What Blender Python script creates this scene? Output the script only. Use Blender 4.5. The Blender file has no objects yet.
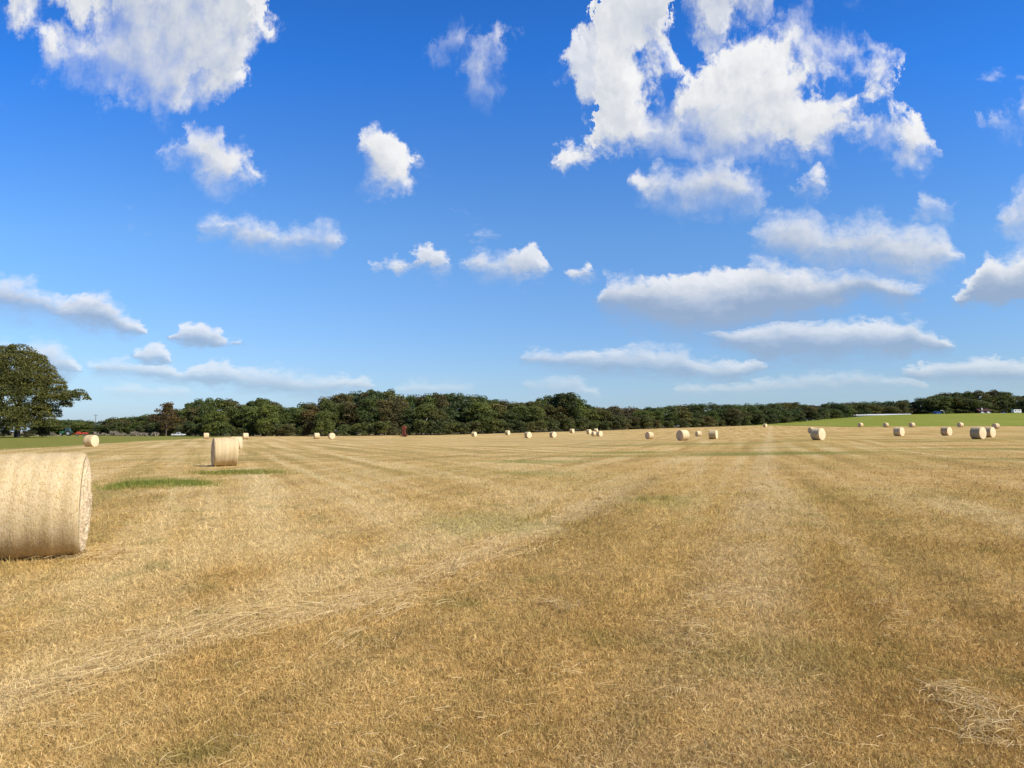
import bpy, math, random
import numpy as np
R = math.radians
rng = np.random.default_rng(11)
random.seed(5)
scn = bpy.context.scene
COL = scn.collection

# ------------------------------------------------------------------ camera
CAM_H, F, HORIZON = 1.8, 700.0, 432.0
PITCH = math.atan((HORIZON - 384.0) / F)
cd = bpy.data.cameras.new('camera')
cd.sensor_width = 36.0
cd.lens = F / 1024 * 36.0
cd.clip_start, cd.clip_end = 0.1, 20000
cam = bpy.data.objects.new('camera', cd)
cam.location = (0, 0, CAM_H)
cam.rotation_euler = (math.pi / 2 + PITCH, 0, 0)
COL.objects.link(cam)
scn.camera = cam

def ray(px, py):
    cx, cy = (px - 512) / F, (384 - py) / F
    s, c = math.sin(PITCH), math.cos(PITCH)
    return cx, c - cy * s, s + cy * c

def uv(px, py):
    a, b, c = ray(px, py)
    return a / b, c / b

# ------------------------------------------------------------------ light
SUN = np.array([0.64, -0.37, 0.675]); SUN /= np.linalg.norm(SUN)
EL = math.asin(SUN[2]); AZ = math.atan2(SUN[0], SUN[1])
sl = bpy.data.lights.new('sun', 'SUN'); sl.energy = 5.0; sl.angle = R(0.53); sl.color = (1, 0.94, 0.84)
so = bpy.data.objects.new('sun', sl); COL.objects.link(so)
so.location = (60, -40, 80)
from mathutils import Vector, Matrix
so.rotation_euler = Vector(-SUN).to_track_quat('-Z', 'Y').to_euler()

scn.view_settings.view_transform = 'Standard'
scn.view_settings.look = 'None'
scn.view_settings.exposure = 0.38
scn.view_settings.gamma = 1.0
scn.render.engine = 'CYCLES'
scn.cycles.max_bounces = 5
scn.cycles.diffuse_bounces = 3
scn.cycles.transmission_bounces = 3
scn.cycles.use_denoising = True

# ------------------------------------------------------------------ node expression helper
class G:
    """tiny wrapper for building node trees by expression"""
    def __init__(s, nt): s.nt = nt
    def n(s, t, **k):
        nd = s.nt.nodes.new(t)
        for a, b in k.items(): setattr(nd, a, b)
        return nd
    def put(s, sock, v):
        if isinstance(v, bpy.types.NodeSocket): s.nt.links.new(v, sock)
        elif v is not None: sock.default_value = v
    def m(s, op, a, b=None, c=None, clamp=False):
        nd = s.n('ShaderNodeMath', operation=op, use_clamp=clamp)
        for i, v in enumerate((a, b, c)): s.put(nd.inputs[i], v)
        return nd.outputs[0]
    def add(s, a, b): return s.m('ADD', a, b)
    def sub(s, a, b): return s.m('SUBTRACT', a, b)
    def mul(s, a, b): return s.m('MULTIPLY', a, b)
    def div(s, a, b): return s.m('DIVIDE', a, b)
    def mx(s, a, b): return s.m('MAXIMUM', a, b)
    def mn(s, a, b): return s.m('MINIMUM', a, b)
    def lin(s, v, a, b, c=0.0, d=1.0, smooth=False):
        nd = s.n('ShaderNodeMapRange', interpolation_type='SMOOTHSTEP' if smooth else 'LINEAR', clamp=True)
        for i, q in enumerate((v, a, b, c, d)): s.put(nd.inputs[i], q)
        return nd.outputs[0]
    def mix(s, f, a, b, t='FLOAT'):
        nd = s.n('ShaderNodeMix', data_type=t)
        i = 0 if t == 'FLOAT' else 6
        s.put(nd.inputs[0], f)
        if t == 'FLOAT': s.put(nd.inputs[2], a); s.put(nd.inputs[3], b); return nd.outputs[0]
        for k, v in ((6, a), (7, b)):
            if isinstance(v, tuple) and len(v) == 3: v = v + (1.0,)
            s.put(nd.inputs[k], v)
        return nd.outputs[2]
    def cmix(s, f, a, b): return s.mix(f, a, b, 'RGBA')
    def cmul(s, a, b):
        nd = s.n('ShaderNodeMix', data_type='RGBA', blend_type='MULTIPLY')
        nd.inputs[0].default_value = 1.0
        for k, v in ((6, a), (7, b)):
            if isinstance(v, tuple) and len(v) == 3: v = v + (1.0,)
            s.put(nd.inputs[k], v)
        return nd.outputs[2]
    def vec(s, a, b, c=0.0):
        nd = s.n('ShaderNodeCombineXYZ')
        for i, v in enumerate((a, b, c)): s.put(nd.inputs[i], v)
        return nd.outputs[0]
    def xyz(s, v):
        nd = s.n('ShaderNodeSeparateXYZ'); s.put(nd.inputs[0], v); return nd.outputs
    def noise(s, v, scale, detail=4, rough=0.5, dist=0.0, dim='3D', out='Fac'):
        nd = s.n('ShaderNodeTexNoise', noise_dimensions=dim)
        s.put(nd.inputs['Vector'], v)
        nd.inputs['Scale'].default_value = scale; nd.inputs['Detail'].default_value = detail
        nd.inputs['Roughness'].default_value = rough; nd.inputs['Distortion'].default_value = dist
        return nd.outputs[out]
    def attr(s, name):
        return s.n('ShaderNodeAttribute', attribute_name=name).outputs['Fac']
    def pos(s): return s.n('ShaderNodeNewGeometry').outputs['Position']
    def ramp(s, v, stops):
        nd = s.n('ShaderNodeValToRGB'); el = nd.color_ramp.elements
        while len(el) < len(stops): el.new(0.5)
        for e, (p, c) in zip(el, stops): e.position = p; e.color = tuple(c) + (1,)
        s.put(nd.inputs[0], v); return nd.outputs[0]

# ------------------------------------------------------------------ sky with its clouds
UR, VR = 0.86, 0.95
def cl(top, bot): return top, bot
T = -130
ROWS = [
 dict(g=.10, o=.9, c=[cl([(688,0),(694,T),(776,T),(781,0)], [(688,12),(700,27),(714,52),(722,54),(732,32),(750,22),(770,22),(781,4)]), cl([(558,60),(568,32),(588,14),(612,4),(640,60)],[(558,68),(575,96),(590,118),(612,130),(640,75)]), cl([(100,103),(125,101)],[(100,106),(125,105)]), cl([(436,47),(455,43)],[(436,50),(455,48)])]),
 dict(g=.10, o=1.0, c=[
  cl([(0,2),(12,-50),(30,T),(252,T),(262,-30),(270,8),(284,26),(292,30)],
     [(0,6),(22,40),(45,62),(70,70),(95,76),(115,80),(140,96),(165,114),(178,112),(195,98),(215,104),(232,102),(241,76),(252,54),(264,40),(280,36),(292,34)]),
  cl([(548,160),(572,147),(588,139),(597,70),(602,T),(664,T),(672,0),(682,40),(692,80)],
     [(548,167),(562,173),(580,168),(600,156),(620,150),(650,153),(668,150),(682,135),(692,110)]),
 ]),
 dict(g=.10, o=1.0, c=[
  cl([(158,150),(172,146),(182,122),(195,119),(210,122),(222,128),(232,142),(245,145),(255,158),(264,170)],
     [(158,153),(175,160),(195,165),(205,172),(218,179),(235,183),(250,179),(264,174)]),
  cl([(357,140),(361,126),(370,121),(382,126),(396,132),(406,140),(416,139),(423,148)],
     [(357,150),(362,165),(372,180),(390,188),(406,187),(414,172),(423,152)]),
  cl([(658,112),(672,74),(690,60),(705,48),(725,45),(745,33),(770,24),(795,23),(810,30),(824,40),(840,42),(862,46),(893,52),(903,84),(916,112),(928,130),(936,144)],
     [(658,122),(668,150),(690,157),(720,160),(760,157),(790,152),(812,153),(825,150),(845,140),(870,139),(888,141),(896,156),(906,168),(922,162),(936,150)]),
  cl([(978,118),(1000,112),(1024,106),(1060,98)], [(978,120),(1005,123),(1024,119),(1060,112)]),
 ]),
 dict(g=.25, o=.92, c=[
  cl([(466,60),(472,53),(485,45),(495,36),(502,31),(508,36)], [(466,64),(472,82),(482,88),(490,76),(500,64),(508,42)]),
  cl([(632,180),(640,170),(655,167),(672,172),(690,169),(705,152),(725,150),(738,163),(752,178),(766,186)],
     [(632,186),(645,196),(660,201),(690,208),(715,205),(735,204),(755,206),(766,192)]),
  cl([(798,183),(806,172),(815,170),(825,180)], [(798,188),(808,193),(818,194),(825,187)]),
  cl([(917,208),(925,195),(935,192),(945,196),(953,203)], [(917,214),(925,217),(938,213),(953,207)]),
  cl([(997,214),(1005,204),(1012,194),(1024,187),(1060,178)], [(997,222),(1008,231),(1024,231),(1060,229)]),
 ]),
 dict(g=.40, o=.9, c=[
   cl([(203,222),(220,219),(238,221),(255,223),(270,221),(285,229),(300,227),(315,231),(328,227),(340,236)],
     [(203,229),(225,234),(245,241),(265,244),(285,247),(310,246),(330,247),(340,242)]),
  cl([(374,262),(395,259),(410,254),(420,241),(432,239),(442,248),(454,262)], [(374,268),(395,269),(410,271),(425,273),(440,272),(454,268)]),
  cl([(466,262),(480,253),(490,259),(500,262),(512,254),(520,246),(535,246),(548,259)], [(466,269),(485,274),(500,273),(515,277),(530,278),(548,269)]),
  cl([(562,273),(578,267),(590,269)], [(562,277),(575,280),(590,275)]),
  cl([(754,232),(768,218),(785,212),(800,215),(820,221),(845,224),(865,219),(885,218),(895,226),(920,229),(940,232),(950,243),(964,256)],
     [(754,240),(765,252),(790,259),(815,264),(840,267),(860,266),(890,276),(915,278),(940,273),(964,263)]),
 ]),
 dict(g=1.0, o=1.0, c=[
  cl([(-60,283),(0,281),(20,282),(35,289),(50,297),(70,296),(90,294),(105,295),(115,307),(130,317),(147,330)],
     [(-60,318),(0,313),(20,319),(40,317),(60,326),(85,329),(110,331),(130,336),(147,335)]),
  cl([(172,335),(185,325),(200,324),(215,330),(230,340),(243,341)], [(172,339),(185,346),(210,348),(230,347),(243,345)]),
  cl([(599,296),(607,281),(625,277),(640,274),(660,277),(680,273),(705,271),(720,266),(740,264),(770,262),(790,266),(815,267),(840,272),(865,271),(885,277),(905,283),(920,294)],
     [(599,306),(615,316),(640,326),(670,332),(700,335),(730,333),(760,326),(800,319),(830,316),(850,306),(870,297),(890,301),(905,303),(920,299)]),
  cl([(953,298),(970,279),(980,262),(990,254),(1004,258),(1024,250),(1060,244)], [(953,303),(975,303),(1000,307),(1024,305),(1060,305)]),
 ]),
 dict(g=.95, o=.95, c=[
  cl([(-60,349),(0,347),(30,345),(50,346),(65,351),(79,366)], [(-60,381),(20,381),(60,377),(79,373)]),
  cl([(131,354),(142,347),(152,345),(162,349),(171,358)], [(131,359),(150,365),(171,365)]),
  cl([(700,333),(720,331),(745,327),(770,321),(800,321),(830,324),(860,322),(890,320),(915,321),(925,330),(940,337),(955,345)],
     [(700,336),(730,348),(760,358),(800,361),(840,359),(880,356),(920,353),(955,350)]),
 ]),
 dict(g=.85, o=.85, c=[
  cl([(88,365),(105,361),(140,362),(165,365),(185,371),(200,365),(225,363),(245,371),(275,369),(300,377),(330,379),(355,378),(374,383)],
     [(88,371),(110,375),(150,379),(180,383),(220,386),(260,391),(300,396),(340,395),(374,389)]),
  cl([(521,357),(540,353),(570,352),(610,349),(640,349),(665,352),(690,354),(697,361),(720,362),(755,361),(767,366)],
     [(521,361),(545,367),(580,371),(620,373),(650,375),(680,379),(720,381),(750,377),(767,370)]),
  cl([(903,371),(920,367),(950,363),(975,359),(1000,357),(1024,361),(1060,359)], [(903,375),(930,381),(960,383),(1000,385),(1060,385)]),
 ]),
 dict(g=.4, o=.55, c=[
  cl([(105,389),(140,386),(170,387),(190,391)], [(105,393),(140,397),(190,394)]),
  cl([(395,388),(430,384),(460,385),(475,389)], [(395,391),(440,394),(475,391)]),
  cl([(526,383),(545,379),(575,377),(588,385),(599,392)], [(526,388),(560,395),(599,396)]),
  cl([(675,389),(720,385),(760,381),(800,376),(850,373),(890,377),(925,383)], [(675,394),(740,395),(800,393),(860,389),(925,388)]),
 ]),
]
HOLES = [(660,88,15,24), (686,40,9,30), (68,22,12,7), (856,83,10,4), (880,112,9,4), (846,60,14,4),
         (865,58,14,3), (690,140,8,10)]

def curve_points(c, pts):
    """write points into one curve of a curve mapping"""
    pts = sorted(pts)
    out = []
    for p in pts:
        if out and p[0] - out[-1][0] < 0.0015: continue
        out.append(p)
    while len(c.points) < len(out): c.points.new(0.5, 0.5)
    for q, p in zip(c.points, out): q.location = p; q.handle_type = 'AUTO_CLAMPED'

def cloud_field(nt):
    g = G(nt)
    gi = g.n('NodeGroupInput'); go = g.n('NodeGroupOutput')
    u, v = gi.outputs['u'], gi.outputs['v']
    amp = g.m('MULTIPLY_ADD', v, 0.058, 0.0088)
    # lumps grow with height in the sky, as the nearer part of a cloud deck does
    k = g.add(v, 0.22)
    pv = g.vec(g.mul(u, 2.15), g.sub(g.mul(g.m('LOGARITHM', k, math.e), 0.85), g.div(0.24, k)), 0.0)
    wx, wy, _ = g.xyz(g.noise(pv, 7.5, 6.0, 0.66, 0.0, '2D', 'Color'))
    uw = g.m('MULTIPLY_ADD', g.mul(g.sub(wx, 0.5), k), 0.12, u)
    vw = g.m('MULTIPLY_ADD', g.mul(g.sub(wy, 0.5), g.mul(k, k)), 0.15, v)
    un = g.m('MULTIPLY_ADD', uw, 0.5 / UR, 0.5, clamp=True)
    vn = g.div(vw, VR)
    f1 = g.noise(pv, 9.0, 8.0, 0.60, 0.0, '2D')
    vo = g.n('ShaderNodeTexVoronoi', feature='F1', normalize=True, voronoi_dimensions='2D')
    g.put(vo.inputs['Vector'], g.vec(g.m('MULTIPLY_ADD', wx, 0.12, g.xyz(pv)[0]), g.m('MULTIPLY_ADD', wy, 0.12, g.xyz(pv)[1])))
    vo.inputs['Scale'].default_value = 18; vo.inputs['Detail'].default_value = 2.0
    vo.inputs['Roughness'].default_value = 0.55
    puff = g.sub(0.42, vo.outputs['Distance'])
    n = g.sub(g.add(g.mul(g.sub(f1, 0.5), 3.3), g.mul(puff, 2.3)), g.lin(v, 0.15, 0.45, 0.15, 0.68))
    best = lt = op = None
    for row in ROWS:
        tp, bt = [(0, .45)], [(0, .55)]
        for top, bot in sorted(row['c'], key=lambda c: c[0][0][0]):
            a = [uv(*p) for p in top]; b = [uv(*p) for p in bot]
            m0 = (a[0][1] + b[0][1]) / 2; m1 = (a[-1][1] + b[-1][1]) / 2
            w = 0.012 if m0 < .25 else 0.025
            gp = 0.02 if m0 < .25 else 0.05
            tp += [(a[0][0] - w, m0 - gp)] + a + [(a[-1][0] + w, m1 - gp)]
            bt += [(b[0][0] - w, m0 + gp)] + b + [(b[-1][0] + w, m1 + gp)]
        tp = tp[1:]; bt = bt[1:]
        f = lambda L: [(min(max(0.5 + x / UR / 2, 0), 1), min(max(y / VR, 0), 1)) for x, y in L]
        nd = g.n('ShaderNodeRGBCurve'); mp = nd.mapping
        mp.use_clip = False; mp.extend = 'HORIZONTAL'
        for ci, L in ((0, tp), (1, bt)):
            c = mp.curves[ci]
            L = f(L); lo, hi = L[0], L[-1]
            if lo[0] > 0.004: L = [(0.0, lo[1])] + L
            if hi[0] < 0.996: L = L + [(1.0, hi[1])]
            # the curve starts with two points at the ends of its range
            L = sorted(L); seen = []
            for p in L:
                if not seen or p[0] - seen[-1][0] > 0.0012: seen.append(p)
            while len(c.points) < len(seen): c.points.new(0.5, 0.5)
            for q, p in zip(c.points, seen): q.location = p; q.handle_type = 'AUTO_CLAMPED'
        mp.update()
        g.put(nd.inputs['Color'], g.vec(un, un, un))
        sp = g.n('ShaderNodeSeparateColor'); g.put(sp.inputs[0], nd.outputs[0])
        tv, bv = sp.outputs[0], sp.outputs[1]
        ins = g.mul(g.mn(g.sub(tv, vn), g.sub(vn, bv)), VR)
        t = g.m('DIVIDE', g.sub(vn, bv), g.mx(g.sub(tv, bv), 0.004), clamp=True)
        li = g.lin(t, 0.05, 0.92, 1.0 - row['g'], 1.0, True)
        if best is None: best, lt, op, tt = ins, li, row['o'], t
        else:
            gt = g.m('GREATER_THAN', ins, best)
            lt = g.mix(gt, lt, li); op = g.mix(gt, op, row['o']); tt = g.mix(gt, tt, t)
            best = g.mx(best, ins)
    for (hx, hy, rx, ry) in HOLES:
        a, b = uv(hx, hy)
        d = g.m('SQRT', g.add(g.m('POWER', g.mul(g.sub(uw, a), F / rx), 2.0), g.m('POWER', g.mul(g.sub(vw, b), F / ry), 2.0)))
        best = g.mn(best, g.mul(g.sub(d, 0.9), ry / F))
    best = g.mn(best, g.mul(amp, 1.3))
    fld = g.add(best, g.mul(g.mul(n, amp), 0.62))
    g.put(go.inputs['field'], fld); g.put(go.inputs['light'], lt); g.put(go.inputs['opacity'], op); g.put(go.inputs['amp'], amp)
    g.put(go.inputs['lump'], wx); g.put(go.inputs['t'], tt)

def build_world():
    w = bpy.data.worlds.new('World'); scn.world = w
    w.use_nodes = True
    nt = w.node_tree; nt.nodes.clear(); g = G(nt)
    sky = g.n('ShaderNodeTexSky', sky_type='NISHITA')
    sky.sun_disc = False
    sky.sun_elevation = EL; sky.sun_rotation = AZ
    sky.altitude = 100; sky.air_density = 1.0; sky.dust_density = 0.6; sky.ozone_density = 2.0
    gt = bpy.data.node_groups.new('cloud_field', 'ShaderNodeTree')
    for nm in ('u', 'v'): gt.interface.new_socket(nm, in_out='INPUT', socket_type='NodeSocketFloat')
    for nm in ('field', 'light', 'opacity', 'amp', 'lump', 't'): gt.interface.new_socket(nm, in_out='OUTPUT', socket_type='NodeSocketFloat')
    cloud_field(gt)
    x, y, z = g.xyz(g.n('ShaderNodeTexCoord').outputs['Generated'])
    yy = g.mx(y, 0.05)
    u = g.div(x, yy); v = g.mx(g.div(z, yy), 0.0)
    front = g.lin(y, 0.1, 0.3)
    def ev(uu, vv):
        nd = g.n('ShaderNodeGroup'); nd.node_tree = gt
        g.put(nd.inputs['u'], uu); g.put(nd.inputs['v'], vv); return nd.outputs
    k = g.add(v, 0.15)
    e1 = ev(u, v)
    e2 = ev(g.add(u, g.mul(k, 0.020)), g.add(v, g.mul(k, 0.034)))
    low = g.noise(g.vec(u, v), 5.0, 3.0, 0.5, 0.0, '2D')
    wisp = g.mul(g.lin(low, 0.40, 0.66, 0.55, 2.0), g.lin(e1['t'], 0.0, 0.5, 1.4, 0.75))
    soft = g.mul(g.mul(e1['amp'], 0.50), wisp)
    alpha = g.lin(e1['field'], g.mul(soft, -1.2), g.mul(soft, 2.0), 0, 1, True)
    # a few faint shreds between the clouds
    shred = g.noise(g.vec(g.mul(u, 5.0), g.mul(v, 9.0)), 1.0, 7.0, 0.62, 0.0, '2D')
    shred = g.mul(g.mul(g.lin(shred, 0.66, 0.80, 0, 0.5, True), g.lin(v, 0.03, 0.12)), g.lin(g.noise(g.vec(u, v), 3.0, 1.0, 0.5, 0.0, '2D'), 0.45, 0.6))
    alpha = g.mul(g.mx(g.mul(alpha, e1['opacity']), shred), front)
    diff = g.div(g.sub(e1['field'], e2['field']), e1['amp'])
    lit = g.m('MULTIPLY_ADD', diff, 0.19, -0.10)
    L = g.m('ADD', e1['light'], lit, clamp=True)
    # thin edges let the blue through; thick middles are greyer than their rims
    thick = g.lin(e1['field'], 0.0, g.mul(e1['amp'], 2.0))
    L = g.m('SUBTRACT', L, g.mul(thick, g.lin(low, 0.38, 0.60, 0.10, 0.36)), clamp=True)
    L = g.m('SUBTRACT', L, g.mul(g.mul(g.sub(e1['lump'], 0.46), thick), 0.75), clamp=True)
    ccol = g.ramp(L, [(0.0, (3.3, 4.2, 5.7)), (0.35, (4.7, 5.4, 6.6)), (0.7, (7.0, 7.3, 7.8)), (1.0, (9.3, 9.3, 9.4))])
    # humid air: the clouds near the horizon fade into the sky
    hz = g.lin(v, 0.02, 0.30, 0.42, 0.0)
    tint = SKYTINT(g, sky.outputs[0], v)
    ccol = g.cmix(hz, ccol, tint)
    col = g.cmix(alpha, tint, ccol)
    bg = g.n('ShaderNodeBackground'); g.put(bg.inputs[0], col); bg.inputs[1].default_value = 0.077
    out = g.n('ShaderNodeOutputWorld'); nt.links.new(bg.outputs[0], out.inputs[0])
    w.cycles.sampling_method = 'MANUAL'; w.cycles.sample_map_resolution = 256

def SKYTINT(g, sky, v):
    # sky colour gain: pale at the horizon, darkened above the view to cut ambient light
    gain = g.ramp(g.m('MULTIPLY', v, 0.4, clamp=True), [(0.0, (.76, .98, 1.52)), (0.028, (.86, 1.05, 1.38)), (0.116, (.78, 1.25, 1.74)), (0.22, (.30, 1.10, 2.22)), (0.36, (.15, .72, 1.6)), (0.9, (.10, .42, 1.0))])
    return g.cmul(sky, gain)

build_world()

# ------------------------------------------------------------------ terrain
COLS = [
 (-500, [(0,0),(60,0),(100,0),(170,.46),(230,.6),(300,.7),(500,2)]),
 (60,   [(0,0),(60,0),(91,-.05),(170,.46),(230,.55),(300,.6),(500,2)]),
 (200,  [(0,0),(60,0),(120,0),(190,.05),(240,.1),(280,.2),(500,1.2)]),
 (310,  [(0,0),(60,0),(120,.04),(169,.11),(220,.15),(270,.3),(500,1.8)]),
 (470,  [(0,0),(60,0),(120,.05),(215,.42),(270,1.0),(500,4)]),
 (560,  [(0,0),(60,0),(120,.15),(175,.4),(244,1.45),(290,2.0),(500,5)]),
 (650,  [(0,0),(60,.05),(100,.35),(150,.42),(200,.8),(300,2.9),(330,3.4),(500,6)]),
 (720,  [(0,0),(60,.08),(100,.5),(150,.75),(200,1.2),(300,3.8),(360,4.6),(500,7)]),
 (820,  [(0,0),(60,.2),(87,.8),(150,1.2),(200,2.2),(240,3.3),(300,5.0),(400,8.2),(440,9.6),(500,9.5)]),
 (900,  [(0,0),(60,.25),(87,.85),(120,1.1),(200,2.6),(240,3.7),(300,6.0),(400,10.4),(440,12.7),(470,11.9),(520,11.5)]),
 (1024, [(0,0),(60,.3),(87,.95),(120,1.2),(200,2.7),(240,3.8),(300,6.5),(400,11.3),(450,13.9),(490,13.4),(540,13)]),
 (1600, [(0,0),(60,.3),(87,.95),(120,1.2),(200,2.7),(240,3.8),(300,6.5),(400,11.3),(450,13.9),(490,13.4),(540,13)]),
]
def pchip(xk, yk, x):
    xk = np.asarray(xk, float); yk = np.asarray(yk, float)
    h = np.diff(xk); d = np.diff(yk) / h
    m = np.zeros_like(yk)
    for i in range(1, len(xk) - 1):
        if d[i-1] * d[i] > 0:
            w1 = 2*h[i] + h[i-1]; w2 = h[i] + 2*h[i-1]
            m[i] = (w1 + w2) / (w1 / d[i-1] + w2 / d[i])
    x = np.clip(x, xk[0], xk[-1])
    i = np.clip(np.searchsorted(xk, x, side='right') - 1, 0, len(xk) - 2)
    t = (x - xk[i]) / h[i]
    return ((2*t**3 - 3*t**2 + 1) * yk[i] + (t**3 - 2*t**2 + t) * h[i] * m[i]
            + (-2*t**3 + 3*t**2) * yk[i+1] + (t**3 - t**2) * h[i] * m[i+1])
GY = np.linspace(0, 540, 541)
GP = np.arange(-500, 1601, 10.0)
_cols = np.array([pchip([a for a, b in t], [b for a, b in t], GY) for p, t in COLS])
_cp = [p for p, t in COLS]
ZT = np.array([pchip(_cp, _cols[:, j], GP) for j in range(len(GY))])          # [Y, px]

def zg(x, y):
    x = np.asarray(x, float); y = np.asarray(y, float)
    yy = np.clip(y, 0.5, 539.9)
    px = np.clip(512 + F * x / np.maximum(yy, 6.0), GP[0], GP[-1] - .01)
    fy = yy; iy = np.clip(fy.astype(int), 0, len(GY) - 2); ty = fy - iy
    fp = (px - GP[0]) / 10.0; ip = np.clip(fp.astype(int), 0, len(GP) - 2); tp = fp - ip
    z = (ZT[iy, ip] * (1-ty) * (1-tp) + ZT[iy+1, ip] * ty * (1-tp) + ZT[iy, ip+1] * (1-ty) * tp + ZT[iy+1, ip+1] * ty * tp)
    micro = 0.018 * np.sin(x * 1.3 + 0.7 * y) + 0.014 * np.sin(y * 1.9 - 0.8 * x + 1.0) + 0.01 * np.sin(x * 3.1 + y * 2.3)
    return z + micro * np.clip(1.3 - y / 60, 0, 1)

def at(px, Y):
    """ground point seen in pixel column px at depth Y"""
    x = (px - 512) / F * Y
    x = x * (1.0 / (math.cos(PITCH)) ) * 1.0
    return float(x), float(Y), float(zg(x, Y))

def proj(x, y, z):
    s, c = math.sin(PITCH), math.cos(PITCH)
    dz = z - CAM_H
    dep = y * c + dz * s; up = -y * s + dz * c
    return 512 + F * x / dep, 384 - F * up / dep

def colx(px, Y, z=0.5):
    """x whose image column is px at depth Y"""
    s, c = math.sin(PITCH), math.cos(PITCH)
    return (px - 512) / F * (Y * c + (z - CAM_H) * s)

# ------------------------------------------------------------------ object helpers
def mesh_obj(name, V, Fc, mat=None, parent=None, smooth=True, attrs=None):
    V = np.asarray(V, np.float32).reshape(-1, 3)
    me = bpy.data.meshes.new(name)
    if isinstance(Fc, np.ndarray):
        nf, k = Fc.shape
        me.vertices.add(len(V)); me.vertices.foreach_set('co', V.ravel())
        me.loops.add(nf * k); me.loops.foreach_set('vertex_index', Fc.astype(np.int32).ravel())
        me.polygons.add(nf)
        me.polygons.foreach_set('loop_start', np.arange(0, nf * k, k, dtype=np.int32))
        me.polygons.foreach_set('loop_total', np.full(nf, k, np.int32))
        me.update(calc_edges=True)
    else:
        me.from_pydata([tuple(map(float, v)) for v in V], [], Fc); me.update()
    me.polygons.foreach_set('use_smooth', np.full(len(me.polygons), smooth))
    for k, a in (attrs or {}).items():
        at_ = me.attributes.new(k, 'FLOAT', 'POINT'); at_.data.foreach_set('value', np.asarray(a, np.float32))
    if mat: me.materials.append(mat)
    o = bpy.data.objects.new(name, me); COL.objects.link(o)
    if parent: o.parent = parent
    return o

def empty(name, loc, rz=0.0):
    o = bpy.data.objects.new(name, None); COL.objects.link(o)
    o.empty_display_size = 0.3
    o.location = loc; o.rotation_euler = (0, 0, rz); return o

def tag(o, label=None, cat=None, group=None, kind=None):
    if label: o['label'] = label
    if cat: o['category'] = cat
    if group: o['group'] = group
    if kind: o['kind'] = kind
    return o

def copy_thing(src):
    r = src.copy(); COL.objects.link(r)
    for ch in list(src.children):
        c = ch.copy(); COL.objects.link(c); c.parent = r
    return r

class MB:
    """collects solids into one mesh"""
    def __init__(s): s.V = []; s.F = []
    def add(s, V, Fc):
        b = len(s.V); s.V += [tuple(v) for v in V]; s.F += [tuple(i + b for i in f) for f in Fc]; return s
    def box(s, c, d, rot=None, bev=0.0):
        x, y, z = (q / 2 for q in d)
        b = min(bev, x * .9, y * .9, z * .9)
        if b <= 0:
            V = [(i * x, j * y, k * z) for k in (-1, 1) for j in (-1, 1) for i in (-1, 1)]
            Fc = [(0,2,3,1),(4,5,7,6),(0,1,5,4),(2,6,7,3),(0,4,6,2),(1,3,7,5)]
        else:
            ring = lambda zz, ins: [(sx*(x-ins) , sy*(y-ins), zz) for sx, sy in ((-1,-1),(1,-1),(1,1),(-1,1))]
            V = []; 
            for zz, ins in ((-z, b), (-z+b, 0), (z-b, 0), (z, b)): V += ring(zz, ins)
            Fc = [(3,2,1,0),(12,13,14,15)]
            for r in range(3):
                for i in range(4): Fc.append((r*4+i, r*4+(i+1)%4, r*4+4+(i+1)%4, r*4+4+i))
        M = Matrix.Translation(c) @ (rot.to_4x4() if rot is not None else Matrix.Identity(4))
        return s.add([M @ Vector(v) for v in V], Fc)
    def tube(s, pts, rad, n=8, cap=True):
        pts = [Vector(p) for p in pts]
        if not hasattr(rad, '__len__'): rad = [rad] * len(pts)
        V = []; Fc = []
        for i, p in enumerate(pts):
            d = (pts[min(i+1, len(pts)-1)] - pts[max(i-1, 0)]).normalized()
            a = d.orthogonal().normalized() if i == 0 else (a - d * a.dot(d)).normalized()
            b = d.cross(a)
            for k in range(n):
                t = 2 * math.pi * k / n
                V.append(p + (a * math.cos(t) + b * math.sin(t)) * rad[i])
        for i in range(len(pts) - 1):
            for k in range(n): Fc.append((i*n+k, i*n+(k+1)%n, (i+1)*n+(k+1)%n, (i+1)*n+k))
        if cap: Fc.append(tuple(range(n))[::-1]); Fc.append(tuple((len(pts)-1)*n + k for k in range(n)))
        return s.add(V, Fc)
    def prism(s, prof, y0, y1):
        """profile in x,z extruded along y"""
        n = len(prof)
        V = [(x, y0, z) for x, z in prof] + [(x, y1, z) for x, z in prof]
        Fc = [tuple(range(n)), tuple(range(2*n-1, n-1, -1))] + [(i, i+n, (i+1)%n+n, (i+1)%n) for i in range(n)]
        return s.add(V, Fc)
    def build(s, name, mat, parent=None, smooth=False):
        o = mesh_obj(name, s.V, s.F, mat, parent, smooth)
        import bmesh
        bm = bmesh.new(); bm.from_mesh(o.data); bmesh.ops.recalc_face_normals(bm, faces=bm.faces); bm.to_mesh(o.data); bm.free()
        return o

def new_mat(name):
    m = bpy.data.materials.new(name); m.use_nodes = True
    m.node_tree.nodes.clear(); return m, G(m.node_tree)

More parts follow.
